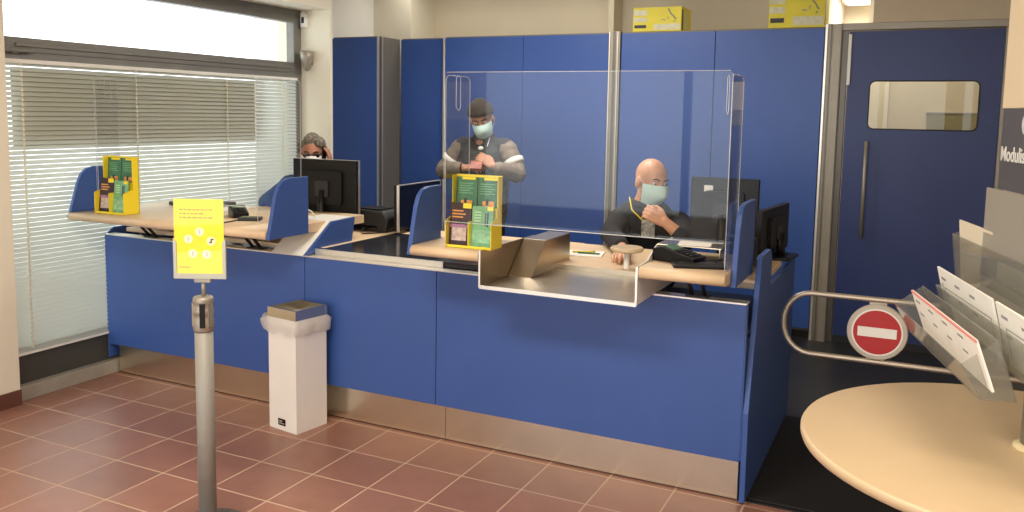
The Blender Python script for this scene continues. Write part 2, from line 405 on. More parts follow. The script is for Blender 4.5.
# cartons
def carton(x0, y0, z0, w_, d_, h_, label, rz):
    t = MB(); t.box((x0, y0, z0), (x0+w_, y0+d_, z0+h_), ybox)
    f = y0-.0012
    def dec(u0, u1, v0, v1, m): t.box((x0+u0*w_, f, z0+v0*h_), (x0+u1*w_, y0+.001, z0+v1*h_), m)
    lab = mat('pale_label_print', (.62, .60, .42), .6, var=.1, vscale=30)
    dec(.01, .29, .66, .90, lab); dec(.01, .29, .40, .58, lab); dec(.03, .28, .14, .27, dgrey)
    dec(.44, .98, .06, .30, lab); dec(.60, .68, .45, .49, ink)
    # squiggly dark printed figure
    pts = [(.73, .93), (.76, .80), (.79, .70), (.84, .62), (.87, .52), (.90, .50)]
    for (a, b2), (c2, d2) in zip(pts[:-1], pts[1:]):
        t.tube([(x0+a*w_, f, z0+b2*h_), (x0+c2*w_, f, z0+d2*h_)], .006, ink, 6)
    dec(.84, .88, .38, .43, ink); dec(.72, .74, .48, .60, ink)
    s_x = x0+w_
    t.box((s_x-.001, y0+.02, z0+.05*h_), (s_x+.001, y0+.06, z0+.9*h_), dbase); t.box((s_x-.001, y0+.12, z0+.1*h_), (s_x+.001, y0+.17, z0+.8*h_), lab)
    t.box((x0+.0, y0+d_*.48, z0+h_), (x0+w_, y0+d_*.52, z0+h_+.001), lab)
    o = t.build('cardboard_box'); tag(o, label, 'box', 'yellow cartons on top of the cabinets')
carton(1.475, 3.02, 2.296, .385, .30, .185, 'yellow printed carton on the cabinet top above the bald seated man', 0)
carton(2.515, 3.02, 2.296, .39, .30, .26, 'yellow printed carton on the cabinet top nearest the door', 0)

# ================================================================= DOOR
dr = thing('door_1', '', '', (3.56, 3.0, 0)); del dr['label']; del dr['category']; struct(dr)
fm = MB(); fm.box((3.035, 3.0, 0), (3.075, 3.09, 2.265), dalu); fm.box((3.03, 2.975, 2.262), (4.12, 3.09, 2.31), alu); fm.box((4.045, 2.985, 0), (4.10, 3.09, 2.265), alu)
struct(fm.build('door_frame', dr, bevel=.002))
lf = MB()
hx0, hx1, hz0, hz1 = 3.233, 3.918, 1.572, 1.908
lx0, lx1, lz0, lz1 = 3.082, 4.043, .06, 2.255
rc = .04
arc = [(rc*math.cos(math.radians(90*i/6)), rc*math.sin(math.radians(90*i/6))) for i in range(7)]
outl = [(lx0, lz0), (lx1, lz0), (lx1, hz0), (lx0, hz0)]
lf.box((lx0, 3.005, lz0), (lx1, 3.045, hz0), blue_door); lf.box((lx0, 3.005, hz1), (lx1, 3.045, lz1), blue_door)
lf.box((lx0, 3.005, hz0), (hx0, 3.045, hz1), blue_door); lf.box((hx1, 3.005, hz0), (lx1, 3.045, hz1), blue_door)
for cx_, cz_, sx_, sz_ in ((hx0, hz0, 1, 1), (hx1, hz0, -1, 1), (hx0, hz1, 1, -1), (hx1, hz1, -1, -1)):
    for (a0, b0), (a1, b1) in zip(arc[:-1], arc[1:]):
        lf.prism([(cx_, cz_), (cx_+sx_*(rc-a0), cz_+sz_*(rc-b0)), (cx_+sx_*(rc-a1), cz_+sz_*(rc-b1))], 1, 3.005, 3.045, blue_door)
struct(lf.build('door_leaf', dr))
gs = MB(); rr_ = [(x, z) for x, z in rrect(hx0-.004, hz0-.004, hx1+.004, hz1+.004, .042, 6)]
gs.prism(rr_, 1, 3.022, 3.028, winglass); struct(gs.build('door_pane', dr))
gk = MB(); gk.tube([(x, 3.004, z) for x, z in rrect(hx0, hz0, hx1, hz1, .04, 6)], .005, dgrey, 6, closed=True); struct(gk.build('door_gasket', dr))
hh = MB(); hh.tube([(3.237, 2.95, .79), (3.237, 2.95, 1.485)], .013, alu, 12)
for z in (.83, 1.445): hh.tube([(3.237, 2.95, z), (3.237, 3.006, z)], .009, alu, 8)
struct(hh.build('door_handle', dr))
struct(MB().box((3.078, 2.985, 1.88), (3.100, 3.006, 2.235), wplast).build('door_hinge_strip', dr, bevel=.002))
struct(MB().box((3.082, 3.0, 0.005), (4.043, 3.05, .06), dgrey).build('door_threshold', dr))
# back office things glimpsed over the partition and through the door pane
bb = MB().box((3.62, 4.77, 1.0), (4.10, 4.80, 1.70), mat('olive_board', (.30, .27, .15), .6)).box((3.61, 4.765, 1.695), (4.11, 4.80, 1.71), alu).build('notice_board')
tag(bb, 'olive green board on the back office wall seen through the door pane', 'board')
lampt = thing('ceiling_lamp', 'bright white ceiling light panel of the back office, above the door', 'lamp', (2.95, 6.1, 2.89))
MB().box((2.76, 5.75, 2.865), (3.30, 6.45, 2.9), wplast).build('frame', lampt, bevel=.003)
MB().box((2.79, 5.78, 2.858), (3.27, 6.42, 2.866), mat('lit_diffuser', (1, .97, .9), .5, emit=3.0)).build('diffuser', lampt)

# ================================================================= COUNTER
ct = thing('service_counter', 'long blue fronted post office service counter with steel kick plate', 'counter', (1.07, .4, 0))
for a, b2 in ((-.845, .668), (.672, 1.482), (1.486, 2.972)):
    MB().box((a, 0, .186), (b2, .022, .862), blue).build('front_panel', ct, bevel=.0015)
for a, b2 in ((-.80, 1.521), (1.524, 2.965)):
    MB().box((a, .034, .006), (b2, .05, .188), steel).build('kick_plate', ct, bevel=.001)
rm = MB(); rm.box((-.845, -.004, .862), (2.975, .062, .870), rim); rm.box((.70, .05, .870), (1.49, .062, .90), rim)
rm.build('metal_rim', ct, bevel=.001)
ep = MB()
ep.prism([(0.0, .01), (1.28, .01), (1.28, .872), (.44, .872), (.44, 1.01), (.40, 1.045), (.20, 1.045), (.165, 1.03), (0.0, .40)], 0, 2.978, 3.002, blue)
ep.build('end_panel', ct, bevel=.003)
MB().box((2.9725, .002, .19), (2.977, .03, .862), blue).build('corner_joint', ct)
MB().box((-.86, 0, .10), (-.846, .9, .862), blue).prism([(-.0, .862), (.06, .905), (.9, .905), (.9, .862)], 0, -.86, -.846, blue).build('left_end_panel', ct, bevel=.002)
# internals below the top
MB().box((-.84, .06, .70), (2.97, .90, .72), dgrey).build('inner_shelf', ct)
MB().box((-.80, .052, .10), (2.965, .07, .70), dgrey).build('inner_panel', ct)

# staff desk tops
dk = thing('staff_desk', 'beech staff worktop behind the counter front', 'desk', (1.07, .6, .9))
b = MB(); b.box((-.79, .10, .875), (.728, 1.0, .90), wood); b.box((1.87, .30, .872), (2.97, 1.0, .90), wood); b.box((.728, .78, .875), (1.87, 1.02, .8995), wood)
b.build('desktop', dk, bevel=.003)
MB().box((.70, .062, .874), (1.87, .79, .899), mat('dark_glossy_worktop', (.02, .022, .028), .18)).build('dark_inset', dk, bevel=.002)
for x in (-.7, .9, 2.85):
    MB().box((x, .9, 0), (x+.05, .95, .875), dgrey).build('leg', dk, bevel=.002)

# ledges with dividers
def divider(parent, x, y0, y1, zb):
    # y0 front, y1 back
    pts = [(y0, zb), (y1, zb), (y1, 1.288), (y0+.16, 1.288), (y0+.115, 1.278), (y0+.08, 1.25), (y0+.055, 1.20)]
    MB().prism(pts, 0, x-.011, x+.011, blue).build('privacy_divider', parent, bevel=.003)
def ledge(x0, x1, label, divs, y1=.10, br=()):
    t = thing('counter_ledge', label, 'shelf', ((x0+x1)/2, -.05, 1.03), 0, 'beech customer ledges on the counter')
    n_ = []; r = .0235
    for i in range(9):
        a = math.radians(90+180*i/8); n_.append((-.265+r*math.cos(a), 1.0065+r*math.sin(a)))
    pts = n_ + [(y1, .983), (y1, 1.03)]
    MB().prism(pts, 0, x0, x1, wood, True).build('board', t)
    for x in br:
        k = MB()
        for dx in (-.028, .028):
            k.tube([(x+dx, .05, .872), (x+dx, -.06, .985)], .009, dgrey, 8)
        k.box((x-.09, -.12, .968), (x+.09, .02, .984), rim)
        k.box((x-.05, .02, .870), (x+.05, .08, .876), dgrey)
        k.build('bracket', t)
    for args in divs: divider(t, *args)
    return t
ledge(-.80, .66, 'long beech ledge on the left part of the counter holding the card terminal', [(-.79, -.28, .0, 1.03), (.672, -.285, .022, .985)], .55, (-.5, .30))
ledge(1.512, 1.862, 'short beech ledge left of the steel tray', [(1.5, -.28, -.005, .985)], .10, (1.76,))
ledge(2.592, 2.935, 'beech ledge right of the steel tray carrying the black keypad', [(2.948, -.185, .19, .965)], .24, (2.76,))
o = MB().box((.72, .0, .871), (1.50, .05, .878), dgrey).build('counter_channel'); bpy.data.objects.remove(o)

# sloped cable box (blue side) on the counter beside left ledge
cb = thing('sloped_counter_box', 'blue sided box with white sloped front on the counter beside the left ledge', 'box', (.58, .2, .87))
MB().prism([(-.03, .872), (.38, .902), (.41, 1.035), (.20, 1.03)], 0, .684, .70, blue).build('side_panel', cb, bevel=.002)
MB().prism([(-.03, .872), (.20, 1.03), (.41, 1.035), (.41, 1.028), (.203, 1.022), (-.018, .872)], 0, .47, .684, wplast).build('sloped_cover', cb)
MB().box((.47, .38, .902), (.684, .40, 1.028), blue).build('rear_panel', cb)

# steel tray
tr = thing('transaction_tray', 'steel transaction tray with raised sides set into the counter', 'tray', (2.22, -.05, .87))
b = MB(); b.box((1.868, -.275, .872), (2.584, .30, .877), sheet); b.box((1.868, -.28, .866), (2.584, -.272, .882), rim)
b.box((1.868, .296, .872), (2.584, .30, .9), sheet)
b.build('tray_floor', tr)
MB().prism([(-.278, .872), (.30, .872), (.30, 1.035), (-.278, 1.035)], 0, 1.866, 1.870, sheet).box((1.864, -.281, .872), (1.872, -.276, 1.036), rim).build('left_side', tr)
MB().prism([(0.0, .877), (.17, 1.034), (.48, 1.034), (.48, .877)], 0, 1.872, 1.992, sheet).build('sloped_coin_box', tr, bevel=.002)
b = MB(); b.prism([(-.278, .872), (.25, .872), (.25, 1.085), (.0, 1.085), (-.04, 1.075), (-.14, 1.035), (-.278, 1.03)], 0, 2.582, 2.586, wplast)
b.box((2.579, -.281, .872), (2.588, -.276, 1.03), rim)
b.build('right_side', tr)
MB().box((2.582, .0, 1.083), (2.86, .20, 1.088), sheet).box((2.85, .0, 1.03), (2.856, .2, 1.084), sheet).build('raised_shelf', tr, bevel=.001)

# ================================================================= ACRYLIC SCREENS
def acrylic(x0, x1, y, wl_, wr_, label, zb):
    t = thing('acrylic_screen', label, 'screen', ((x0+x1)/2, 0, 1.03), 0, 'clear acrylic sneeze screens')
    MB().prism(rrect(x0, zb, x1, 1.812, .02, 4), 1, y-.003, y+.003, acryl).build('front_sheet', t)
    e = MB(); e.tube([(x0+.01, y, 1.812), (x1-.01, y, 1.812)], .0013, edge_m, 5); e.tube([(x0+.01, y, zb), (x1-.01, y, zb)], .0018, edge_m, 5)
    e.tube([(x0, y, zb), (x0, y, 1.80)], .0013, edge_m, 5); e.tube([(x1, y, zb), (x1, y, 1.80)], .0013, edge_m, 5)
    e.build('polished_edge', t)
    for x, s, dp in ((x0, 1, wl_), (x1, -1, wr_)):
        w_ = MB(); w_.prism(rrect(y+.008, 1.031, y+dp, 1.80, .03, 4), 0, x-.003+s*.002, x+.003+s*.002, acryl); w_.build('side_wing', t)
        e = MB(); pth = [(x+s*.002, a, b2) for a, b2 in rrect(y+.008, 1.031, y+dp, 1.80, .03, 4)]
        e.tube(pth, .0013, edge_m, 5, closed=True)
        e.tube([(x+s*.03, y+.05, 1.79), (x+s*.03, y+.075, 1.80), (x+s*.03, y+.09, 1.79), (x+s*.03, y+.09, 1.66), (x+s*.03, y+.075, 1.645), (x+s*.03, y+.05, 1.66)], .0012, edge_m, 5, closed=True)
        e.build('wing_edge', t)
acrylic(-.762, .452, -.115, .16, .36, 'clear acrylic screen standing on the long left ledge', 1.12)
acrylic(1.672, 2.928, -.258, .23, .23, 'large clear acrylic screen above the steel tray with side wings', 1.15)

# ================================================================= MONITORS / DESK DEVICES
def monitor(loc, rz, w_, h_, zb, label, logo=False, silver=False):
    t = thing('computer_monitor', label, 'monitor', loc, rz, 'black monitors on the staff side')
    R = rotm('Z', math.degrees(rz)); L0 = Vector(loc)
    xf = Matrix.Translation(L0) @ Matrix.Rotation(rz, 4, 'Z')
    # local: screen faces +y, back faces -y
    MB().box((-w_/2, -.018, zb), (w_/2, .018, zb+h_), black).build('housing', t, bevel=.004, xf=xf)
    MB().box((-w_/2+.015, .018, zb+.02), (w_/2-.015, .0195, zb+h_-.015), screen).build('screen', t, xf=xf)
    if silver: MB().box((-w_/2-.002, .004, zb-.002), (-w_/2+.004, .021, zb+h_+.002), rim).box((w_/2-.004, .004, zb-.002), (w_/2+.002, .021, zb+h_+.002), rim).box((-w_/2, .004, zb+h_-.003), (w_/2, .021, zb+h_+.002), rim).build('silver_bezel', t, xf=xf)
    b = MB(); b.prism(rrect(-w_*.30, zb+h_*.18, w_*.30, zb+h_*.80, .02), 1, -.036, -.018, black)
    b.prism(rrect(-.05, zb+h_*.32, .05, zb+h_*.62, .01), 1, -.046, -.036, dgrey)
    for k in range(7): b.box((-w_*.22, -.0375, zb+h_*.70+k*.006), (w_*.22, -.036, zb+h_*.70+k*.006+.002), dgrey)
    b.build('rear_cover', t, xf=xf, bevel=.002)
    if logo: MB().box((-w_*.30, -.0195, zb+h_-.075), (-w_*.30+.045, -.018, zb+h_-.04), wplast).build('asset_sticker', t, xf=xf)
    MB().tube([(0, -.03, .012), (0, -.05, zb*.5), (0, -.042, zb+h_*.45)], .022, black, 10).build('stand_neck', t, xf=xf)
    MB().prism(rrect(-.12, -.12, .12, .07, .03), 2, .0, .014, black).build('stand_base', t, xf=xf, bevel=.003)
    return t
monitor((.322, .63, .90), 0, .475, .33, .108, 'black monitor seen from behind, hiding the grey haired man', silver=True)
monitor((.755, .995, .90), math.radians(-88), .52, .28, .015, 'black monitor seen edge on between the two desks', silver=True)
monitor((2.69, .86, .90), 0, .345, .335, .09, 'black monitor with a small white sticker beside the bald man', logo=True)
monitor((2.90, 1.10, .90), math.radians(84), .54, .25, .02, 'black monitor at the right end of the counter, turned sideways')

o = MB(); o.prism([(.06, .90), (.36, .90), (.36, .985), (.33, 1.01), (.10, 1.012), (.06, .96)], 1, 1.02, 1.0, dgrey)
bpy_dummy = None
pr = thing('receipt_printer', 'low rounded black printer between the two left monitors', 'printer', (.53, .84, .90))
MB().prism([(.36, .90), (.68, .90), (.70, .985), (.66, 1.03), (.42, 1.035), (.355, .98)], 1, .74, .95, dgrey).build('body', pr, bevel=.012)
MB().box((.42, .736, .915), (.62, .742, .94), screen).build('paper_slot', pr)
MB().box((.44, .76, 1.034), (.63, .92, 1.04), black).build('lid', pr, bevel=.002)
pr2 = thing('desk_printer', 'black printer between the right monitors behind the blue divider', 'printer', (2.86, .60, .90))
MB().box((2.76, .46, .90), (2.90, .66, 1.06), black).build('body', pr2, bevel=.01)
MB().box((2.765, .454, .95), (2.895, .461, .975), dgrey).build('paper_slot', pr2)
MB().box((2.77, .47, 1.06), (2.89, .64, 1.085), black).build('lid', pr2, bevel=.006)

def card_terminal(loc, rz, label, big=1.0):
    t = thing('card_terminal', label, 'card terminal', loc, rz)
    xf = Matrix.Translation(Vector(loc)) @ Matrix.Rotation(rz, 4, 'Z') @ Matrix.Scale(big, 4)
    MB().prism([(-.09, 0), (.09, 0), (.09, .045), (.05, .055), (-.09, .028)], 0, -.042, .042, black).build('body', t, bevel=.005, xf=xf)
    MB().prism([(.0, .0455), (.04, .0545), (.045, .058), (.0, .049)], 0, -.03, .03, mat('green_display', (.10, .20, .12), .3)).build('display', t, xf=xf)
    k = MB()
    for i in range(4):
        for j in range(3):
            y = -.075+i*.018; z = .031+(y+.09)*.19
            k.box((-.028+j*.02, y, z), (-.014+j*.02, y+.011, z+.003), dgrey)
    k.build('keys', t, xf=xf)
    return t
card_terminal((.12, .10, 1.03), .9, 'black card terminal on the long left ledge', 1.05)
card_terminal((2.70, -.07, 1.03), 1.2, 'black card terminal on the ledge right of the steel tray', 1.15)
pp = thing('signature_pad', 'flat black keypad with pen lying at the front of the right ledge', 'keypad', (2.80, -.13, 1.03), .35)
xf = Matrix.Translation((2.80, -.13, 1.03)) @ Matrix.Rotation(.35, 4, 'Z')
MB().prism(rrect(-.11, -.065, .10, .06, .012), 2, 0, .014, black).build('body', pp, bevel=.003, xf=xf)
MB().box((-.08, -.02, .014), (.06, .035, .0155), dgrey).build('display', pp, xf=xf)
MB().tube([(-.02, .055, .02), (.10, .045, .02)], .004, dgrey, 8).build('pen', pp, xf=xf)
pd = thing('number_pad', 'small grey green keypad beside the black terminal on the left ledge', 'keypad', (.28, .02, 1.03), .5)
xf = Matrix.Translation((.30, .0, 1.03)) @ Matrix.Rotation(.5, 4, 'Z')
MB().prism(rrect(-.06, -.04, .06, .04, .01), 2, 0, .018, dgrey).build('body', pd, bevel=.003, xf=xf)
MB().box((-.045, -.01, .018), (.0, .03, .020), mat('grey_green_keys', (.20, .26, .14), .5)).build('keys', pd, xf=xf)
o = MB().tube([(.24, .03, 1.036), (.27, -.10, 1.035), (.28, -.26, 1.034), (.275, -.295, 1.02), (.265, -.298, .985), (.26, -.27, .965), (.25, -.1, .955)], .0035, cable_m, 7).build('cable')
tag(o, 'black cable hanging over the front edge of the left ledge', 'cable')
o = MB().tube([(.56, .23, 1.035), (.52, .25, 1.07), (.44, .30, 1.075), (.36, .34, 1.04), (.31, .40, 1.0), (.28, .46, .93)], .0035, wplast, 7).build('cable')
tag(o, 'white cable arching from the sloped box to the black monitor', 'cable')
pts = [(.40+.10*i, .70+.05*math.sin(i*2.1)-.02*i, .906+.012*abs(math.sin(i*1.3))) for i in range(0, 6)]
o = MB().tube([(.53, .76, .91), (.56, .68, .93), (.60, .62, .905), (.64, .68, .904), (.68, .76, .904), (.72, .80, .935), (.77, .86, .945)], .004, cable_m, 7).build('cable')
tag(o, 'tangled black cable on the desk by the edge on monitor', 'cable')
o = MB().tube([(2.66, .80, .905), (2.62, .62, .91), (2.68, .45, .905), (2.78, .40, .91), (2.86, .30, .905)], .004, cable_m, 7).build('cable')
tag(o, 'black cable trailing on the desk under the monitor with the sticker', 'cable')
kb = thing('keyboard', 'black keyboard on the desk in front of the bald man', 'keyboard', (2.48, .78, .90))
MB().prism(rrect(2.36, .68, 2.62, .80, .01), 2, .90, .918, black).build('body', kb, bevel=.003)
k = MB()
for i in range(4):
    for j in range(11): k.box((2.372+j*.0222, .69+i*.026, .918), (2.39+j*.0222, .71+i*.026, .923), dgrey)
k.build('keys', kb)

# papers in the tray area
o = MB().box((1.90, .56, .9005), (2.11, .73, .906), paper, rotm('Z', 12)).build('paper_stack'); tag(o, 'small stack of white papers on the desk behind the steel tray', 'paper')
for (x, y, rz, m, lb) in ((2.0, .66, 25, yellow, 'yellow pen lying on the white papers'), (2.04, .63, 5, green, 'green pen lying on the white papers')):
    R = rotm('Z', rz); d = R @ Vector((.06, 0, 0)); c0 = Vector((x, y, .911))
    q = MB(); q.tube([c0-d, c0+d*.85], .0045, m, 8); q.tube([c0+d*.85, c0+d*1.05], [.0045, .001], black, 8)
    tag(q.build('pen'), lb, 'pen')
tag(MB().box((2.66, .02, 1.0885), (2.80, .14, 1.0895), paper, rotm('Z', 8)).build('paper_sheet'), 'white sheet of paper on the raised steel shelf', 'paper')
tag(MB().box((-.30, .22, 1.0305), (-.09, .50, 1.0330), paper, rotm('Z', 14)).build('paper_sheet'), 'white papers on the left ledge behind the terminal, imitating glare', 'paper')  # enlarged white sheet stands in for the glare on the ledge
tag(MB().box((.33, .14, 1.0305), (.47, .32, 1.0325), paper, rotm('Z', -8)).build('paper_sheet'), 'white papers on the left ledge beside its blue divider', 'paper')
q = MB().prism(rrect(-.66, .30, -.28, .52, .03), 2, 1.0305, 1.052, dgrey).build('document_case', bevel=.006); tag(q, 'flat dark grey case on the left ledge behind the leaflet stand', 'case')
# disc on a stem imitating the round table's reflection in the screen
o = MB().lathe([(.075, 0), (.08, .006), (.08, .014), (.075, .02)], (2.335, .36, .985), wood2, 24).lathe([(.02, -.085), (.015, -.08), (.012, 0)], (2.335, .36, .985), wplast, 12).build('table_reflection_disc')
tag(o, 'round beech disc on a white stem by the bald man, imitating the reflected round table', 'reflection')

# ================================================================= LEAFLET DISPENSERS
def dispenser(x0, y0, rz, label, who):
    """yellow carton stand 0.235 wide; local x right, y back"""
    base = Vector((x0, y0, 1.0305)); xf = Matrix.Translation(base) @ Matrix.Rotation(rz, 4, 'Z')
    t = thing('leaflet_stand', label, 'leaflet stand', base, rz, 'yellow leaflet stands on the counter')
    b = MB(); W = .232; D = .11
    b.box((0, D-.004, 0), (W, D, .325), yellow2)
    b.box((0, D-.045, .12), (W, D-.041, .18), yellow2)
    for x in (0, W-.003):
        b.prism([(0, 0), (D, 0), (D, .322), (D-.045, .322), (D-.045, .14), (0, .12)], 0, x, x+.003, yellow2)
    b.box((0, 0, 0), (W, D, .003), yellow2); b.box((0, 0, 0), (W, .003, .012), yellow2)
    b.box((.115, .0, 0), (.118, D, .12), yellow2)
    b.build('carton_body', t, xf=xf)
    def leaf(cx, y, zb, w_, h_, lean, kind, lb, cat='leaflet'):
        q = MB(); R = rotm('X', lean)
        pv = (cx, y, zb)
        def bx(a, c, m): q.box(a, c, m, R, pv)
        if kind == 'green':
            bx((cx-w_/2, y, zb), (cx+w_/2, y+.008, zb+h_), green)
            bx((cx-w_/2+.028, y-.001, zb+h_-.012), (cx+w_/2-.01, y, zb+h_-.001), yellow)
            for i in range(5): bx((cx-w_/2+.012, y-.0008, zb+h_-.032-i*.011), (cx+w_/2-.022-(i % 2)*.012, y, zb+h_-.028-i*.011), lgreen)
            bx((cx-.028, y-.001, zb+h_*.33), (cx+.03, y, zb+h_*.45), orange)
            bx((cx-.012, y-.0012, zb+h_*.35), (cx+.002, y, zb+h_*.50), dgrey)
        elif kind == 'maroon':
            bx((cx-w_/2, y, zb), (cx+w_/2, y+.008, zb+h_), maroon)
            bx((cx+.01, y-.001, zb+h_-.024), (cx+w_/2, y, zb+h_-.001), yellow)
            for i in range(3): bx((cx-w_/2+.01, y-.0008, zb+h_-.04-i*.014), (cx+.012+(i % 2)*.012, y, zb+h_-.034-i*.014), orange)
            bx((cx-w_/2, y-.001, zb+h_*.42), (cx+w_/2, y, zb+h_*.50), mat('lilac_print', (.35, .16, .28), .5, var=.4, vscale=70))
            bx((cx-w_/2+.012, y-.0012, zb+h_*.12), (cx+w_/2-.02, y, zb+h_*.42), photo)
        else:
            bx((cx-w_/2, y, zb), (cx+w_/2, y+.008, zb+h_), lgreen)
            bx((cx+.012, y-.001, zb+h_*.52), (cx+.018, y, zb+h_*.84), mat('navy_print', (.03, .04, .10), .5))
            bx((cx+.022, y-.001, zb+h_*.50), (cx+.030, y, zb+h_*.86), mat('navy_print', (.03, .04, .10), .5))
            for i in range(4): bx((cx-w_/2+.012, y-.0008, zb+h_-.03-i*.013), (cx-.008, y, zb+h_-.025-i*.013), mat('mint_print', (.5, .7, .45), .5))
            bx((cx-w_/2+.006, y-.001, zb+.02), (cx+w_/2-.008, y, zb+h_*.42), mat('mint_photo', (.25, .5, .30), .5, var=.3, vscale=40))
            bx((cx+w_/2-.03, y-.0013, zb+h_-.018), (cx+w_/2-.002, y, zb+h_-.001), yellow)
        o_ = q.build('leaflet', xf=xf); tag(o_, lb, cat, 'leaflets in the yellow stands')
    leaf(.060, .084, .12, .106, .195, -4, 'green', 'green leaflet at the upper left of the stand '+who)
    leaf(.171, .084, .12, .106, .195, -4, 'green', 'green leaflet at the upper right of the stand '+who)
    leaf(.060, .022, .006, .106, .195, -6, 'maroon', 'dark maroon leaflet with a photo in the stand '+who)
    leaf(.171, .022, .006, .106, .185, -6, 'light', 'light green leaflet with two figures in the stand '+who)
dispenser(-.650, -.225, math.radians(1), 'yellow leaflet stand on the left ledge near the window', 'near the window')
dispenser(1.665, -.232, math.radians(1), 'yellow leaflet stand on the short ledge left of the steel tray', 'beside the steel tray')

# ================================================================= WASTE BIN
bn = thing('waste_bin', 'tall square white metal waste bin with a clear bag, against the counter', 'bin', (.72, -.125, 0), math.radians(-8))
xf = Matrix.Translation((.742, -.145, 0)) @ Matrix.Rotation(math.radians(-9), 4, 'Z')
h = .103
b = MB(); b.box((-h, -h, 0), (h, -h+.004, .585), white); b.box((-h, h-.004, 0), (h, h, .585), white); b.box((-h, -h, 0), (-h+.004, h, .585), white); b.box((h-.004, -h, 0), (h, h, .585), white)
b.box((-h, -h, 0), (h, h, .01), white); b.box((h-.001, -.055, .02), (h+.0005, -.05, .5), white)
b.build('body', bn, xf=xf, bevel=.0015)
b = MB(); k_ = .106
for a, c in (((-k_, -k_, .585), (k_, -k_+.012, .635)), ((-k_, k_-.012, .585), (k_, k_, .635)), ((-k_, -k_+.012, .585), (-k_+.012, k_-.012, .635)), ((k_-.012, -k_+.012, .585), (k_, k_-.012, .635))): b.box(a, c, steel)
b.build('steel_collar', bn, xf=xf, bevel=.001)
b = MB(); nseg = 64; rings = []
for lv, (zz, off) in enumerate([(.585, .001), (.568, .010), (.54, .012), (.512, .010)]):
    rg = []
    for i in range(nseg):
        a = 2*PI*i/nseg; c, s = math.cos(a), math.sin(a); mxx = max(abs(c), abs(s))
        px, py = c/mxx, s/mxx
        wob = .006*math.sin(9*a+lv)+.004*math.sin(17*a+2*lv)
        ear = max(0, math.cos(a-PI*1.05))**8*.115*(1 if lv in (1, 2) else .35)
        rr0 = h+.002+off+abs(wob)*(lv > 0)
        rg.append((px*rr0-ear, py*rr0, zz+ (.008*math.sin(7*a) if lv == 3 else 0)))
    rings.append(rg)
vs = [p for rg in rings for p in rg]
b.add(vs, [(l*nseg+i, l*nseg+(i+1) % nseg, (l+1)*nseg+(i+1) % nseg, (l+1)*nseg+i) for l in range(3) for i in range(nseg)], bagm, True)
iv = [(x*.93*min(1, .105/max(abs(x), abs(y))), y*.93*min(1, .105/max(abs(x), abs(y))), z) for x, y, z in [(p[0], p[1], .63) for p in rings[0]]]
iv2 = [(x*.8, y*.8, .35) for x, y, z in iv]
b.add(iv+iv2, [(i, (i+1) % nseg, nseg+(i+1) % nseg, nseg+i) for i in range(nseg)], bagm, True)
b.build('bin_bag', bn, xf=xf)
b = MB().box((-.035, -h-.0015, .025), (.02, -h, .06), black); b.box((-.028, -h-.002, .034), (.012, -h-.001, .038), rim); b.box((-.028, -h-.002, .044), (-.005, -h-.001, .050), rim)
b.build('small_label', bn, xf=xf)
b = MB().box((h, -.06, .515), (h+.012, -.05, .56), white).box((h, .045, .515), (h+.012, .055, .56), white).box((h+.008, -.06, .515), (h+.012, .055, .525), white)
b.build('bag_clip', bn, xf=xf, bevel=.001)

# ================================================================= SIGN POST
sp = thing('stanchion_post', 'grey metal belt barrier post in front of the counter', 'post', (1.176, -1.20, 0))
MB().lathe([(.165, 0), (.17, .006), (.16, .016), (.05, .03)], (1.176, -1.20, 0), dalu, 36).build('base', sp)
pm = mat('grey_post_metal', (.28, .27, .245), .55, .12)
MB().lathe([(.034, .02), (.034, .80)], (1.176, -1.20, 0), pm, 28).build('pole', sp)
hd = MB(); hd.lathe([(.036, 0.798), (.038, 0.803), (.038, 0.843), (.036, 0.846), (.036, 0.863), (.038, 0.866), (.038, 0.883), (.036, 0.886), (.036, 0.903), (.038, 0.908), (.038, 0.923), (.033, 0.930)], (1.176, -1.20, 0), alu, 28)
hd.build('belt_head', sp)
hd = MB()
for an in (-52, -5, 128, 218):
    a = math.radians(an); c = Vector((1.176+.037*math.cos(a), -1.20+.037*math.sin(a), .861)); R = rotm('Z', an)
    hd.box((c.x-.004, c.y-.010, .816), (c.x+.006, c.y+.010, .908), alu if an != -52 else black, R)
hd.build('belt_slot', sp, bevel=.001)
# sign holder (rests on the post)
th = math.radians(25.7)
sg = thing('sign_holder', 'upright holder on the grey barrier post, framing a yellow poster', 'sign', (1.176, -1.20, .95), th)
xf = Matrix.Translation((1.163, -1.20, .95)) @ Matrix.Rotation(th, 4, 'Z')
cl = mat('sign_frame_grey', (.42, .40, .33), .35, .5)
MB().tube([(.012, 0, -.022), (.012, 0, .045)], .008, alu, 10).box((-.018, -.012, .034), (.042, .012, .046), alu).build('stem', sg, xf=xf)
b = MB(); b.prism([(-.098, .046), (.100, .046), (.100, .20), (.087, .185), (.087, .066), (-.085, .066), (-.085, .185), (-.098, .20)], 1, -.006, .006, cl)
b.build('metal_holder', sg, xf=xf, bevel=.001)
MB().box((-.096, -.0045, .062), (.098, -.0030, .352), acryl).build('clear_cover', sg, xf=xf)
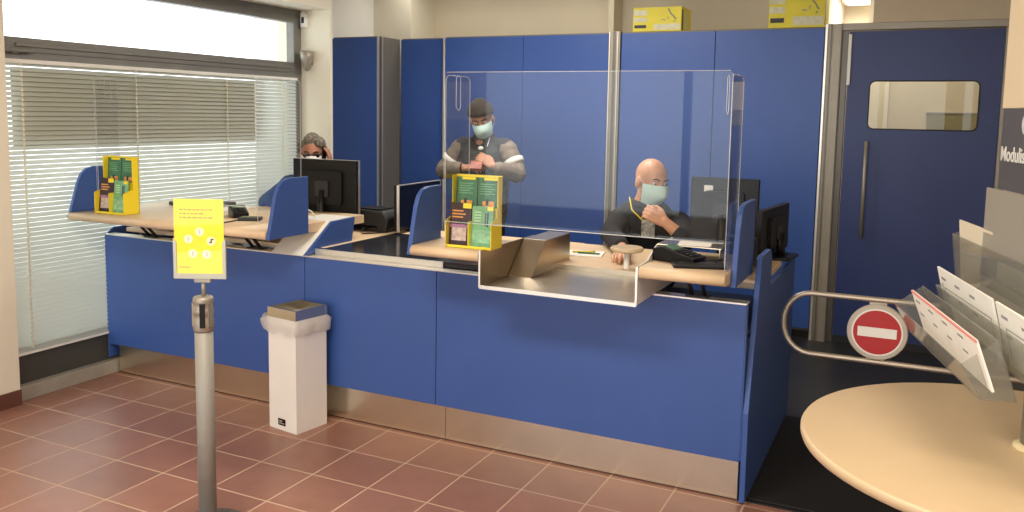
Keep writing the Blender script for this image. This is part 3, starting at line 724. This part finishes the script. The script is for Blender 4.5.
# poster is held by it
b = MB(); b.box((-.093, -.0025, .064), (.093, .0005, .348), yellow_sign)
f = -.0029
for zz, x0, x1 in ((.305, -.072, .05), (.290, -.072, .018), (.275, -.072, .052)):
    x = x0
    while x < x1:
        ww = random.uniform(.008, .02); b.box((x, f, zz), (min(x+ww, x1), -.0024, zz+.006), mat('dull_yellow_print', (.42, .38, .08), .6)); x += ww+.004
cm = mat('pale_yellow_disc', (.90, .82, .62), .6)
for i, (cx, cz) in enumerate(((.002, .225), (-.040, .197), (.045, .190), (-.025, .142), (.028, .140))):
    b.lathe([(.0165, f), (.0165, -.0024)], (cx, 0, cz), cm, 20, ax=1)
    im = dgrey if i == 2 else mat('lilac_icon', (.55, .48, .58), .6)
    b.box((cx-.002, f-.0003, cz-.008), (cx+.003, f, cz+.009), im); b.box((cx-.007 if i == 2 else cx-.002, f-.0003, cz-.008), (cx+.003, f, cz-.003), im)
    if i == 2: b.box((cx, f-.0003, cz+.004), (cx+.010, f, cz+.009), im)
b.box((-.078, f, .088), (-.035, -.0024, .092), mat('dull_yellow_print', (.42, .38, .08), .6))
po = b.build('poster', xf=xf)
tag(po, 'yellow notice with five pale round icons in the holder on the barrier post', 'poster')

# ================================================================= ROUND TABLE + LEAFLET RACK
cx, cy = 3.90, -.887
tb = thing('round_table', 'round pale beech writing table at the right front', 'table', (cx, cy, 0))
MB().lathe([(.01, .708), (.580, .708), (.590, .712), (.594, .722), (.594, .732), (.590, .739), (.585, .740), (.01, .740)], (cx, cy, 0), wood2, 96).build('tabletop', tb)
MB().lathe([(.04, .03), (.04, .708)], (cx, cy, 0), alu, 24).build('pedestal', tb)
MB().lathe([(.30, 0), (.30, .012), (.26, .022), (.05, .035)], (cx, cy, 0), dalu, 40).build('foot_plate', tb)
rz = math.radians(-76.1)
rk = thing('leaflet_rack', 'grey column rack of clear leaflet trays rising from the round table', 'leaflet rack', (cx, cy, .74), rz)
xf = Matrix.Translation((cx, cy, 0)) @ Matrix.Rotation(rz, 4, 'Z')
MB().lathe([(.050, .745), (.050, 2.2)], (0, .03, 0), mat('rack_column_grey', (.34, .32, .27), .4, .5), 28).build('column', rk, xf=xf)
MB().lathe([(.068, .7405), (.068, .75), (.056, .756), (.05, .757)], (0, .03, 0), mat('cream_ring', (.78, .66, .40), .4), 28).build('base_ring', rk, xf=xf)
MB().box((-.295, -.032, 1.436), (.39, -.022, 1.675), mat('dark_grey_header', (.085, .083, .085), .5)).build('header_board', rk, xf=xf, bevel=.001)
MB().box((-.300, -.034, 1.676), (.39, -.022, 2.12), mat('beige_header', (.74, .62, .42), .6)).build('upper_board', rk, xf=xf, bevel=.001)
MB().box((-.365, -.040, 1.08), (.48, -.033, 1.434), frost).build('frosted_board', rk, xf=xf, bevel=.001)
text_mesh('Modulistica', .06, wplast, 'header_text', rk, Matrix.Translation((-.287, -.0335, 1.522-.74)) @ Matrix.Rotation(PI/2, 4, 'X'), .0008)
d_ = MB(); d_.lathe([(.030, -.0335), (.030, -.0325)], (-.11, 0, 1.63), mat('lilac_white_mark', (.65, .63, .68), .5), 24, ax=1); d_.build('round_mark', rk, xf=xf)
def tray_h(x0, x1, yf, yb, zb, hf, hb, name='clear_tray', lean=.05):
    b = MB(); t = .004
    b.prism([(yf, zb), (yf-t, zb), (yf-t-lean, zb+hf), (yf-lean, zb+hf)], 0, x0, x1, acryl_h)
    b.prism([(yb, zb), (yb-t, zb), (yb-t-lean, zb+hb), (yb-lean, zb+hb)], 0, x0, x1, acryl_h)
    b.box((x0, yf-t, zb-t), (x1, yb, zb), acryl_h)
    for x in (x0, x1-t): b.prism([(yf, zb), (yb, zb), (yb-lean, zb+hb), (yf-lean, zb+hf)], 0, x, x+t, acryl_h)
    b.build(name, rk, xf=xf)
tray_h(-.45, .25, -.21, -.13, .950, .085, .15)
tray_h(-.43, .45, -.115, -.062, 1.00, .11, .13, lean=.03)
tray_h(-.62, .53, -.030, -.005, 1.085, .17, .18, lean=.022)
MB().box((-.1, -.13, 1.0), (.1, .03, 1.03), alu).box((-.1, -.062, 1.0), (.1, .0, 1.1), alu).build('tray_bracket', rk, xf=xf)
def form(x0, x1, y, zb, h_, lean, label, top=None, th_=.006, m=paper, frame=False, blank=False):
    q = MB(); R = rotm('X', lean); pv = ((x0+x1)/2, y, zb)
    q.box((x0, y, zb), (x1, y+th_, zb+h_), m, R, pv)
    if top: q.box((x0, y-.001, zb+h_-.006), (x1, y+th_*.5, zb+h_+.0008), top, R, pv)
    wd = x1-x0
    for i in range(0 if blank else max(2, int(wd/.14))):
        xx = x0+.03+i*.14
        q.box((xx, y-.0008, zb+h_*.78), (xx+.045, y, zb+h_*.83), ink, R, pv)
        q.box((xx+.01, y-.0008, zb+h_*.48), (xx+.05, y, zb+h_*.53), ink, R, pv)
    if frame:
        for a, c in (((x0+.05, zb+h_*.62), (x1-.03, zb+h_*.635)), ((x0+.05, zb+.02), (x0+.053, zb+h_*.62)), ((x1-.033, zb+.02), (x1-.03, zb+h_*.62))):
            q.box((a[0], y-.0008, a[1]), (c[0], y, c[1]), ink, R, pv)
    o_ = q.build('postal_form', xf=xf); tag(o_, label, 'form', 'forms in the clear trays of the rack')
form(-.345, .275, -.195, .975, .135, 20, 'stack of white forms with a pinkish red top edge in the lowest front tray', pink)
form(-.465, .045, -.098, 1.003, .165, 14, 'far stack of white forms in the middle tray of the rack', None, frame=True)
form(.075, .44, -.098, 1.003, .165, 14, 'near stack of white forms in the middle tray, beside the column', None, frame=True)
form(-.605, -.28, -.022, 1.09, .215, 5, 'blank cream sheets in the rear tray of the rack, furthest left', None, m=paper2, blank=True)

# ================================================================= SWING GATE + NO ENTRY SIGN
gy = .40
gt = thing('swing_gate', 'curved metal tube gate arm beside the counter end', 'gate', (4.35, gy, 0))
gm = mat('satin_nickel_tube', (.50, .44, .36), .38, .75)
zt, zb2 = .862, .588; R_ = (zt-zb2)/2
pth = [(4.35, gy, zt+.003)]+[(x, gy, zt) for x in (3.9, 3.5, 3.3)]
for i in range(0, 13):
    a = math.radians(90+180*i/12); zz = (zt+zb2)/2+R_*math.sin(a); pth.append((3.07+.115+.115*math.cos(a), gy, zz))
pth += [(x, gy, zb2) for x in (3.3, 3.5, 3.9)] + [(4.35, gy, zb2-.0)]
MB().tube(pth, .0125, gm, 12).build('tube_arm', gt)
MB().lathe([(.04, 0), (.04, .98), (.034, 1.0)], (4.38, gy, 0), gm, 24).lathe([(.09, 0), (.09, .012)], (4.38, gy, 0), gm, 24).build('hinge_post', gt)
MB().box((3.425, gy-.006, .835), (3.495, gy+.006, .862), gm).build('sign_clamp', gt, bevel=.001)
MB().box((3.425, gy-.006, .592), (3.495, gy+.006, .612), gm).build('sign_clamp', gt, bevel=.001)
ns = thing('no_entry_sign', 'round red no entry sign with a white bar mounted on the gate', 'sign', (3.462, gy, .72))
c = (3.462, gy, .7235)
MB().lathe([(.02, -.020), (.118, -.020), (.122, -.016), (.122, -.008)], c, mat('grey_sign_rim', (.50, .46, .38), .45, .3), 48, ax=1, smooth=False).build('rim', ns)
MB().lathe([(.001, -.0225), (.103, -.0225), (.103, -.020)], c, wplast, 48, ax=1, smooth=False).build('white_border', ns)
MB().lathe([(.001, -.0235), (.096, -.0235), (.096, -.0225)], c, red, 48, ax=1, smooth=False).build('red_disc', ns)
MB().box((c[0]-.078, gy-.0248, c[2]-.021), (c[0]+.078, gy-.0236, c[2]+.021), wplast).build('white_bar', ns)
# rubber mat
tag(MB().box((3.005, .06, .0045), (4.6, 1.20, .012), rubber).build('rubber_mat', bevel=.003), 'black rubber floor mat beyond the end of the counter', 'mat')

# ================================================================= CHAIRS
def office_chair(x, y, seat, rz, label, bk=.42):
    t = thing('office_chair', label, 'chair', (x, y, 0), rz, 'office chairs of the staff')
    xf = Matrix.Translation((x, y, 0)) @ Matrix.Rotation(rz, 4, 'Z')
    MB().prism(rrect(-.23, -.22, .23, .22, .06), 2, seat-.07, seat-.005, fabric_blk).build('seat', t, bevel=.015, xf=xf)
    b = MB(); pts = rrect(-.19, seat+.12, .19, seat+bk, .07)
    b.prism(pts, 1, .25, .30, fabric_blk); b.build('backrest', t, bevel=.012, xf=xf)
    MB().tube([(0, .15, seat-.05), (0, .31, seat-.03), (0, .315, seat+.3)], .018, black, 8).build('back_support', t, xf=xf)
    MB().tube([(0, 0, .09), (0, 0, seat-.06)], .025, dgrey, 12).build('gas_column', t, xf=xf)
    for i in range(5):
        a = 2*PI*i/5+.3; e = (.28*math.cos(a), .28*math.sin(a))
        l_ = MB().tube([(0, 0, .10), (e[0], e[1], .062)], [.024, .014], black, 8).build('foot', t, xf=xf)
        MB().lathe([(.026, -.018), (.026, .018)], (e[0], e[1], .031), black, 14, ax=0).build('castor', l_, xf=xf)
    return t
office_chair(2.14, 1.50, .585, math.radians(6), 'black office chair under the bald seated man')
office_chair(-.46, 1.46, .60, math.radians(14), 'black office chair under the grey haired man behind the monitor', .60)

# ================================================================= PEOPLE
def remesh_from(segs, ells, voxel, name, m, parent, smooth=4):
    """union of tapered capsules and ellipsoids turned into ONE continuous skin"""
    bm = bmesh.new()
    def sph(p, r):
        out = []
        for i in range(7):
            th_ = PI*i/6
            for j in range(10):
                a = 2*PI*j/10; out.append(Vector(p)+Vector((math.sin(th_)*math.cos(a), math.sin(th_)*math.sin(a), math.cos(th_)))*r)
                if i in (0, 6): break
        return out
    for p0, r0, p1, r1 in segs:
        t = bmesh.new()
        for q in sph(p0, r0)+sph(p1, r1): t.verts.new(q)
        bmesh.ops.convex_hull(t, input=t.verts)
        bmesh.ops.delete(t, geom=[v for v in t.verts if not v.link_faces], context='VERTS')
        me = bpy.data.meshes.new('x'); t.to_mesh(me); t.free(); bm.from_mesh(me); bpy.data.meshes.remove(me)
    for c, r, R in ells:
        m4 = Matrix.Translation(Vector(c)) @ (R.to_4x4() if R is not None else Matrix.Identity(4)) @ Matrix.Diagonal((*r, 1))
        bmesh.ops.create_icosphere(bm, subdivisions=3, radius=1, matrix=m4)
    me = bpy.data.meshes.new(name+'_raw'); bm.to_mesh(me); bm.free()
    o = bpy.data.objects.new('x', me); COL.objects.link(o)
    md = o.modifiers.new('r', 'REMESH'); md.mode = 'VOXEL'; md.voxel_size = voxel; md.use_smooth_shade = True
    ms = o.modifiers.new('s', 'SMOOTH'); ms.factor = .5; ms.iterations = smooth
    bpy.context.view_layer.update()
    res = bpy.data.meshes.new_from_object(o.evaluated_get(bpy.context.evaluated_depsgraph_get()))
    bpy.data.objects.remove(o); bpy.data.meshes.remove(me)
    res.name = name; res.materials.clear(); res.materials.append(m)
    if parent is not None: res.transform(Matrix.Translation(-Vector(parent.location)))
    q = bpy.data.objects.new(name, res); COL.objects.link(q); q.parent = parent
    for p in res.polygons: p.use_smooth = True
    return q
def head_parts(c, R, s=1.0):
    """head about .235 tall; c = centre, local -y = face"""
    def T(p): return Vector(c)+(R @ Vector(p))*s
    el = [(T((0, .014, .028)), (.074, .092, .088), R), (T((0, -.020, -.035)), (.060, .068, .078), R), (T((0, -.052, -.090)), (.032, .030, .024), R),
          (T((.077, .012, -.012)), (.010, .020, .032), R), (T((-.077, .012, -.012)), (.010, .020, .032), R),
          (T((.034, -.055, -.030)), (.020, .018, .022), R), (T((-.034, -.055, -.030)), (.020, .018, .022), R),
          (T((0, -.079, -.066)), (.024, .012, .009), R), (T((0, -.068, .020)), (.050, .016, .012), R)]
    sg_ = [(T((0, -.082, .012)), .007, T((0, -.098, -.026)), .010), (T((0, -.092, -.028)), .010, T((.014, -.088, -.032)), .008), (T((0, -.092, -.028)), .010, T((-.014, -.088, -.032)), .008),
           (T((0, .022, -.06)), .052, T((0, .03, -.13)), .054)]
    sg_ = [(a, r*s, b_, q*s) for a, r, b_, q in sg_]; el = [(a, tuple(v*s for v in r), q) for a, r, q in el]
    return sg_, el, T
def hand(wr, d, nrm, curl, side, s=1.0):
    """palm, four unequal bent fingers and a thumb; d finger direction, nrm back-of-hand normal, side = +1/-1 thumb side"""
    d = Vector(d).normalized(); nrm = Vector(nrm); nrm = (nrm-d*nrm.dot(d)).normalized(); y = nrm.cross(d).normalized()*side
    def P(a, b, c): return Vector(wr)+(d*a+y*b+nrm*c)*s
    out = []
    fy = [.030, .010, -.010, -.029]; ln = [.072, .080, .074, .058]
    for i in range(4):
        out.append((P(.008, fy[i]*.6, 0), .015*s, P(.085, fy[i], 0), .0115*s))
        p = Vector((.088, fy[i], 0)); ang = math.radians(curl*.55); l = ln[i]
        for k, fr_ in enumerate((.45, .30, .25)):
            q = p+Vector((math.cos(ang)*l*fr_, (fy[i]*.06), -math.sin(ang)*l*fr_))
            out.append((P(*p), (.0092-.0008*k)*s, P(*q), (.0088-.0010*k)*s)); p = q; ang += math.radians(curl*.5)
    out += [(P(.015, .018, -.004), .015*s, P(.045, .045, -.012), .0115*s), (P(.045, .045, -.012), .0110*s, P(.075, .052, -.022), .0095*s), (P(.075, .052, -.022), .0092*s, P(.098, .044, -.030), .008*s)]
    return out
def eyes(parent, T, R, dz=.004, lids=False):
    for sx in (-1, 1):
        e = MB(); e.ell(T((sx*.031, -.071, dz)), (.012, .010, .0085), eye_w, R, 12, 8)
        e.ell(T((sx*.031, -.080, dz)), (.0052, .003, .0052), black, R, 10, 6); e.build('eye', parent)
        b = MB(); b.tube([T((sx*.014, -.084, dz+.020)), T((sx*.032, -.083, dz+.026)), T((sx*.050, -.070, dz+.020))], .004, hairdk, 6); b.build('eyebrow', parent)
def face_mask(parent, T, m, name='face_mask'):
    b = MB(); nu, nv = 17, 10; vs = []
    for j in range(nv):
        v = j/(nv-1); z = -.006-v*.100
        for i in range(nu):
            u = -1+2*i/(nu-1); a = u*1.25
            rx_ = .074-.012*v*v; ry = .103-.020*abs(v-.45)**1.5*2
            bulge = .040*(1-u*u)**1.6*(1-(2*v-.55)**2*.55)
            x = rx_*math.sin(a); y = .004-(ry)*math.cos(a)*.95-bulge
            pl = .0015*math.sin(v*30)
            vs.append(T((x, y-pl+.0, z-(.012*(1-abs(u)) if j == nv-1 else 0)+(.010*(1-abs(u)) if j == 0 else 0))))
    n0 = len(vs); vs2 = [p for p in vs]
    inn = []
    for j in range(nv):
        for i in range(nu):
            p = vs[j*nu+i]; c = T((0, 0, -.05)); inn.append(p+(c-p).normalized()*.002)
    f = [(j*nu+i, j*nu+i+1, (j+1)*nu+i+1, (j+1)*nu+i) for j in range(nv-1) for i in range(nu-1)]
    b.add(vs, f, m, True); b.add(inn, [q[::-1] for q in f], m, True)
    o_ = b.build(name, parent)
    for sx in (-1, 1):
        l_ = MB().tube([T((sx*.064, -.030, -.012)), T((sx*.078, -.002, .012)), T((sx*.082, .022, .010)), T((sx*.082, .026, -.02)), T((sx*.074, .004, -.05)), T((sx*.056, -.024, -.088))], .0016, wplast, 5)
        l_.build('ear_loop', o_)
    return o_
def rot_face(yaw_deg, pitch_deg, roll_deg=0):
    """yaw about z (0 = looks to -y, positive turns towards +x), pitch positive = looks down"""
    return Matrix.Rotation(math.radians(yaw_deg), 3, 'Z') @ Matrix.Rotation(math.radians(roll_deg), 3, 'Y') @ Matrix.Rotation(math.radians(pitch_deg), 3, 'X')
def shoes_legs(hips, knees, ankles):
    s_ = []
    for h_, k2, a in zip(hips, knees, ankles): s_ += [(h_, .088, k2, .060), (k2, .058, a, .042)]
    return s_
def shoe(parent, a, rz_):
    d = Vector((math.sin(rz_), -math.cos(rz_), 0)); p = Vector(a)
    remesh_from([(p+Vector((0, 0, -.045))-d*.02, .042, p+Vector((0, 0, -.055))+d*.09, .033), (p+Vector((0, 0, -.055))+d*.08, .034, p+Vector((0, 0, -.062))+d*.15, .026)], [], .008, 'shoe', shoe_m, parent, 2)

V = Vector
# ---- standing man with beanie, looking down at a wallet/phone
pA = thing('person', 'standing person in beanie, mask and padded grey sleeved jacket, looking down at hands', 'person', (.68, 2.0, 0))
hc = V((.695, 1.955, 1.592)); RA = rot_face(16, 24, -8)
sgA, elA, TA = head_parts(hc, RA, 1.06)
nk = V((.68, 2.03, 1.44))
wl_, wr_ = V((.655, 1.765, 1.245)), V((.895, 1.755, 1.265))
body = [(hc+V((0, .03, -.05)), .054, nk, .060), (nk, .07, V((.68, 2.03, 1.30)), .12), (V((.54, 2.03, 1.36)), .06, V((.82, 2.03, 1.36)), .06),
        (V((.62, 2.02, 1.25)), .10, V((.64, 2.02, .98)), .11), (V((.74, 2.02, 1.25)), .10, V((.72, 2.02, .98)), .11),
        (V((.48, 2.03, 1.38)), .05, V((.375, 1.98, 1.19)), .042), (V((.375, 1.98, 1.19)), .04, wl_, .027),
        (V((.88, 2.03, 1.38)), .05, V((.985, 1.98, 1.19)), .042), (V((.985, 1.98, 1.19)), .04, wr_, .027)]
body += hand(wl_, (.95, -.15, .12), (.1, -.5, .85), 38, 1)
body += hand(wr_, (-.75, -.15, .55), (.3, -.7, .5), 40, -1)
hA = [V((.60, 2.02, .92)), V((.76, 2.02, .92))]; kA = [V((.59, 1.99, .50)), V((.78, 2.0, .50))]; aA = [V((.58, 2.03, .10)), V((.79, 2.03, .10))]
body += shoes_legs([p-V((0, 0, .02)) for p in hA], kA, aA)
remesh_from(sgA+body, elA, .0055, 'body', skin1, pA, 3)
eyes(pA, TA, RA)
face_mask(pA, TA, maskm)
b = MB()
# beanie
vs = []; fs = []; nu, nv = 28, 12
for j in range(nv+1):
    th_ = (PI*.51)*j/nv
    for i in range(nu):
        a = 2*PI*i/nu; rb = 1+.012*math.sin(14*a)
        p = V((.088*math.sin(th_)*math.cos(a)*rb, .014+.106*math.sin(th_)*math.sin(a)*rb, .040+.105*math.cos(th_)-(.02*math.sin(a) if j > 3 else 0)*math.sin(th_)))
        if j >= nv-2: p = V((p.x*1.05, .014+(p.y-.014)*1.05, p.z))
        vs.append(TA(p))
for j in range(nv):
    for i in range(nu): fs.append((j*nu+i, j*nu+(i+1) % nu, (j+1)*nu+(i+1) % nu, (j+1)*nu+i))
b.add(vs, fs, fabric_blk, True); b.build('beanie', pA)
jk = [(V((.63, 2.02, 1.28)), .155, V((.64, 2.02, .98)), .155), (V((.73, 2.02, 1.28)), .155, V((.72, 2.02, .98)), .155), (V((.50, 2.03, 1.385)), .075, V((.86, 2.03, 1.385)), .075),
      (V((.66, 2.03, 1.44)), .075, V((.70, 2.03, 1.44)), .075), (V((.66, 2.02, 1.0)), .155, V((.66, 2.02, .90)), .14), (V((.70, 2.02, 1.0)), .155, V((.70, 2.02, .90)), .14)]
remesh_from(jk, [], .009, 'vest', fabric_vest, pA, 5)
def padded(path, r0, r1, n_, name='sleeve', m=fabric_grey):
    out = []; P_ = [V(p) for p in path]
    L_ = [(P_[i+1]-P_[i]).length for i in range(len(P_)-1)]; tot = sum(L_)
    def at(t_):
        s0 = t_*tot
        for i, l in enumerate(L_):
            if s0 <= l or i == len(L_)-1: return P_[i].lerp(P_[i+1], min(1, s0/l))
            s0 -= l
    for i in range(n_):
        t0 = i/n_; t1 = (i+1)/n_; r = r0+(r1-r0)*t0
        out += [(at(t0), r*.92, at((t0+t1)/2), r*1.04), (at((t0+t1)/2), r*1.04, at(t1), r*.92)]
    return remesh_from(out, [], .008, name, m, pA, 2)
padded([(.50, 2.03, 1.385), (.365, 1.98, 1.20), (.60, 1.80, 1.235)], .078, .05, 9)
padded([(.86, 2.03, 1.385), (.985, 1.98, 1.20), (.92, 1.78, 1.25)], .078, .05, 8)
for (a, c2) in (((.425, 2.005, 1.285), 1), ((.935, 2.005, 1.285), -1)):
    d = V((.5 if c2 < 0 else -.5, -.1, -.85)).normalized(); a = V(a)
    MB().tube([a-d*.022, a-d*.017, a+d*.017, a+d*.022], [.070, .0775, .0775, .070], wplast, 20).build('white_arm_stripe', pA)
remesh_from(shoes_legs([V((.60, 2.02, .90)), V((.76, 2.02, .90))], kA, [V((.58, 2.03, .13)), V((.79, 2.03, .13))])+[(V((.60, 2.02, .92)), .12, V((.76, 2.02, .92)), .12)]
            + [(p, .072, q, .058) for p, q in zip(kA, [V((.58, 2.03, .12)), V((.79, 2.03, .12))])] + [(V((.60, 2.02, .90)), .105, kA[0], .074), (V((.76, 2.02, .90)), .105, kA[1], .074)], [], .01, 'trousers', trous, pA, 4)
shoe(pA, aA[0], -.1); shoe(pA, aA[1], .1)
q = MB().tube([TA((.05, .01, -.10)), V((.76, 1.88, 1.33)), V((.74, 1.845, 1.25))], .003, wplast, 6); q.build('lanyard', pA)
MB().ell((.735, 1.870, 1.385), (.022, .006, .014), wplast, None, 12, 6).build('chest_badge', pA)
MB().tube([(.645, 1.735, 1.245), (.632, 1.77, 1.275), (.627, 1.80, 1.245), (.632, 1.77, 1.215)], .006, black, 6, closed=True).build('wristwatch', pA)
wa = MB().box((.735, 1.705, 1.235), (.835, 1.720, 1.305), brownpaper, rotm('X', -30)).box((.738, 1.702, 1.240), (.832, 1.7055, 1.300), mat('pink_note', (.45, .2, .18), .6, var=.3, vscale=40), rotm('X', -30), (.785, 1.7125, 1.27)).build('wallet', bevel=.002)
tag(wa, 'reddish brown open wallet in the hands of the standing person', 'wallet')

# ---- bald seated man, turned to the right, hand at chin
pB = thing('person', 'bald person seated in dark jacket and mask, one hand raised to the chin', 'person', (2.10, 1.40, 0))
hc = V((2.150, 1.375, 1.248)); RB = rot_face(52, 10, 4)
sgB, elB, TB = head_parts(hc, RB, 1.16)
nk = V((2.09, 1.42, 1.10))
wl_, wr_ = V((2.245, .60, .945)), V((2.315, 1.10, 1.045))
SL, SR = V((1.95, 1.42, 1.00)), V((2.31, 1.42, 1.00))
EL, ER = V((2.02, 1.04, .965)), V((2.43, 1.10, .955))
body = [(hc+V((0, .03, -.05)), .056, nk, .062), (nk, .07, V((2.10, 1.43, .98)), .13), (V((2.0, 1.42, 1.0)), .07, V((2.22, 1.42, 1.0)), .07),
        (V((2.04, 1.42, .95)), .12, V((2.05, 1.44, .70)), .12), (V((2.16, 1.42, .95)), .12, V((2.15, 1.44, .70)), .12),
        (SL, .052, EL, .043), (EL, .041, wl_, .028), (SR, .052, ER, .043), (ER, .042, wr_, .029)]
body += hand(wl_, (.25, -.95, -.02), (0, 0, 1), 25, -1, 1.05)
body += hand(wr_, (-.80, -.10, .42), (-.1, -.75, .35), 62, -1, 1.08)
kB = [V((1.97, 1.02, .63)), V((2.22, 1.02, .63))]; aB = [V((1.97, 1.10, .10)), V((2.22, 1.10, .10))]
body += shoes_legs([V((2.02, 1.42, .68)), V((2.18, 1.42, .68))], kB, aB)
remesh_from(sgB+body, elB, .0055, 'body', skin2, pB, 3)
eyes(pB, TB, RB)
face_mask(pB, TB, maskm)
jk = [(V((2.04, 1.42, .98)), .150, V((2.04, 1.44, .70)), .155), (V((2.16, 1.42, .98)), .150, V((2.16, 1.44, .70)), .155), (V((1.97, 1.42, .995)), .080, V((2.28, 1.42, .995)), .080),
      (V((2.08, 1.42, 1.05)), .085, V((2.16, 1.42, 1.05)), .085),
      (SL, .078, EL, .066), (EL, .064, EL.lerp(wl_, .78), .045), (SR, .078, ER, .066), (ER, .064, ER.lerp(wr_, .20), .055)]
remesh_from(jk, [], .009, 'jacket', fabric_dk, pB, 4)
cl_ = MB(); cen = V((2.115, 1.415, 1.115))
cl_.tube([cen+V((.078*math.cos(a), .075*math.sin(a)-.005, .012*math.sin(a))) for a in [2*PI*i/20 for i in range(20)]], .026, fabric_dk, 8, closed=True); cl_.build('collar', pB)
MB().tube([V((2.03, 1.33, 1.15)), V((2.06, 1.29, 1.08)), V((2.13, 1.262, 1.03)), V((2.17, 1.252, .98))], .004, yellow, 6).build('lanyard', pB)
MB().box((2.135, 1.245, .93), (2.215, 1.252, 1.03), mat('id_badge_print', (.55, .54, .48), .5, var=.5, vscale=60)).build('id_badge', pB, bevel=.001)
remesh_from([(V((2.02, 1.42, .68)), .10, kB[0], .075), (V((2.18, 1.42, .68)), .10, kB[1], .075), (kB[0], .073, V((1.97, 1.10, .14)), .055), (kB[1], .073, V((2.22, 1.10, .14)), .055)], [], .01, 'trousers', trous, pB, 4)
shoe(pB, aB[0], 0); shoe(pB, aB[1], 0)

# ---- grey haired man behind the monitor
pC = thing('person', 'seated person with grey hair and dark glasses behind the monitor, phone at ear', 'person', (-.36, 1.35, 0))
hc = V((-.362, 1.345, 1.322)); RC = rot_face(37, 6, 0)
sgC, elC, TC = head_parts(hc, RC, 1.03)
nk = V((-.375, 1.38, 1.17))
wl_, wr_ = V((-.36, .86, .955)), V((-.238, 1.405, 1.225))
SL, SR = V((-.57, 1.38, 1.09)), V((-.18, 1.40, 1.09))
EL, ER = V((-.58, 1.12, .975)), V((-.10, 1.27, 1.0))
body = [(hc+V((0, .03, -.05)), .056, nk, .062), (nk, .07, V((-.375, 1.39, 1.05)), .13), (V((-.48, 1.39, 1.06)), .07, V((-.27, 1.39, 1.06)), .07),
        (V((-.43, 1.39, 1.0)), .12, V((-.43, 1.42, .72)), .12), (V((-.32, 1.39, 1.0)), .12, V((-.33, 1.42, .72)), .12),
        (SL, .052, EL, .043), (EL, .041, wl_, .028), (SR, .052, ER, .043), (ER, .042, wr_, .029)]
body += hand(wl_, (.45, -.85, -.02), (0, 0, 1), 25, -1)
body += hand(wr_, (-.10, -.02, .95), (.8, .4, .1), 30, -1)
kC = [V((-.46, 1.0, .64)), V((-.24, 1.0, .64))]; aC = [V((-.46, 1.06, .10)), V((-.24, 1.06, .10))]
body += shoes_legs([V((-.43, 1.40, .70)), V((-.31, 1.40, .70))], kC, aC)
remesh_from(sgC+body, elC, .0055, 'body', skin3, pC, 3)
eyes(pC, TC, RC)
face_mask(pC, TC, maskw)
random.seed(3)
he = []
for i in range(46):
    u = random.random()*2*PI; v = random.uniform(.0, .62)*PI
    if v > .36*PI and math.sin(u) < -.25: continue
    p = V((.080*math.sin(v)*math.cos(u), .018+.095*math.sin(v)*math.sin(u), .034+.090*math.cos(v)))
    he.append((TC(p), (random.uniform(.018, .030),)*3, None))
he.append((TC((0, .022, .045)), (.080, .092, .086), RC)); 
remesh_from([], he, .0055, 'hair', hairm, pC, 1)
g = MB()
for sx in (-1, 1):
    g.ell(TC((sx*.032, -.094, .004)), (.025, .006, .018), lens_m, RC, 16, 8)
    g.tube([TC((sx*.056, -.088, .010)), TC((sx*.076, -.03, .012)), TC((sx*.080, .02, .006))], .003, black, 6)
g.tube([TC((-.012, -.098, .010)), TC((.012, -.098, .010))], .003, black, 6)
g.build('glasses', pC)
jk = [(V((-.43, 1.39, 1.02)), .150, V((-.43, 1.42, .72)), .155), (V((-.32, 1.39, 1.02)), .150, V((-.33, 1.42, .72)), .155), (V((-.605, 1.39, 1.08)), .080, V((-.21, 1.39, 1.08)), .080),
      (SL, .078, EL, .066), (EL, .064, EL.lerp(wl_, .8), .045), (SR, .078, ER, .066), (ER, .064, ER.lerp(wr_, .6), .05)]
remesh_from(jk, [], .010, 'jumper', mat('blue_jumper', (.03, .07, .20), .9, var=.1), pC, 4)
remesh_from([(V((-.43, 1.40, .70)), .10, kC[0], .075), (V((-.31, 1.40, .70)), .10, kC[1], .075), (kC[0], .073, V((-.46, 1.06, .14)), .055), (kC[1], .073, V((-.24, 1.06, .14)), .055)], [], .01, 'trousers', trous, pC, 4)
shoe(pC, aC[0], 0); shoe(pC, aC[1], 0)
ph = MB().box((-.292, 1.375, 1.27), (-.280, 1.41, 1.38), black, rotm('X', -8)).build('mobile_phone', bevel=.002)
tag(ph, 'black phone held at the ear of the grey haired man', 'phone')
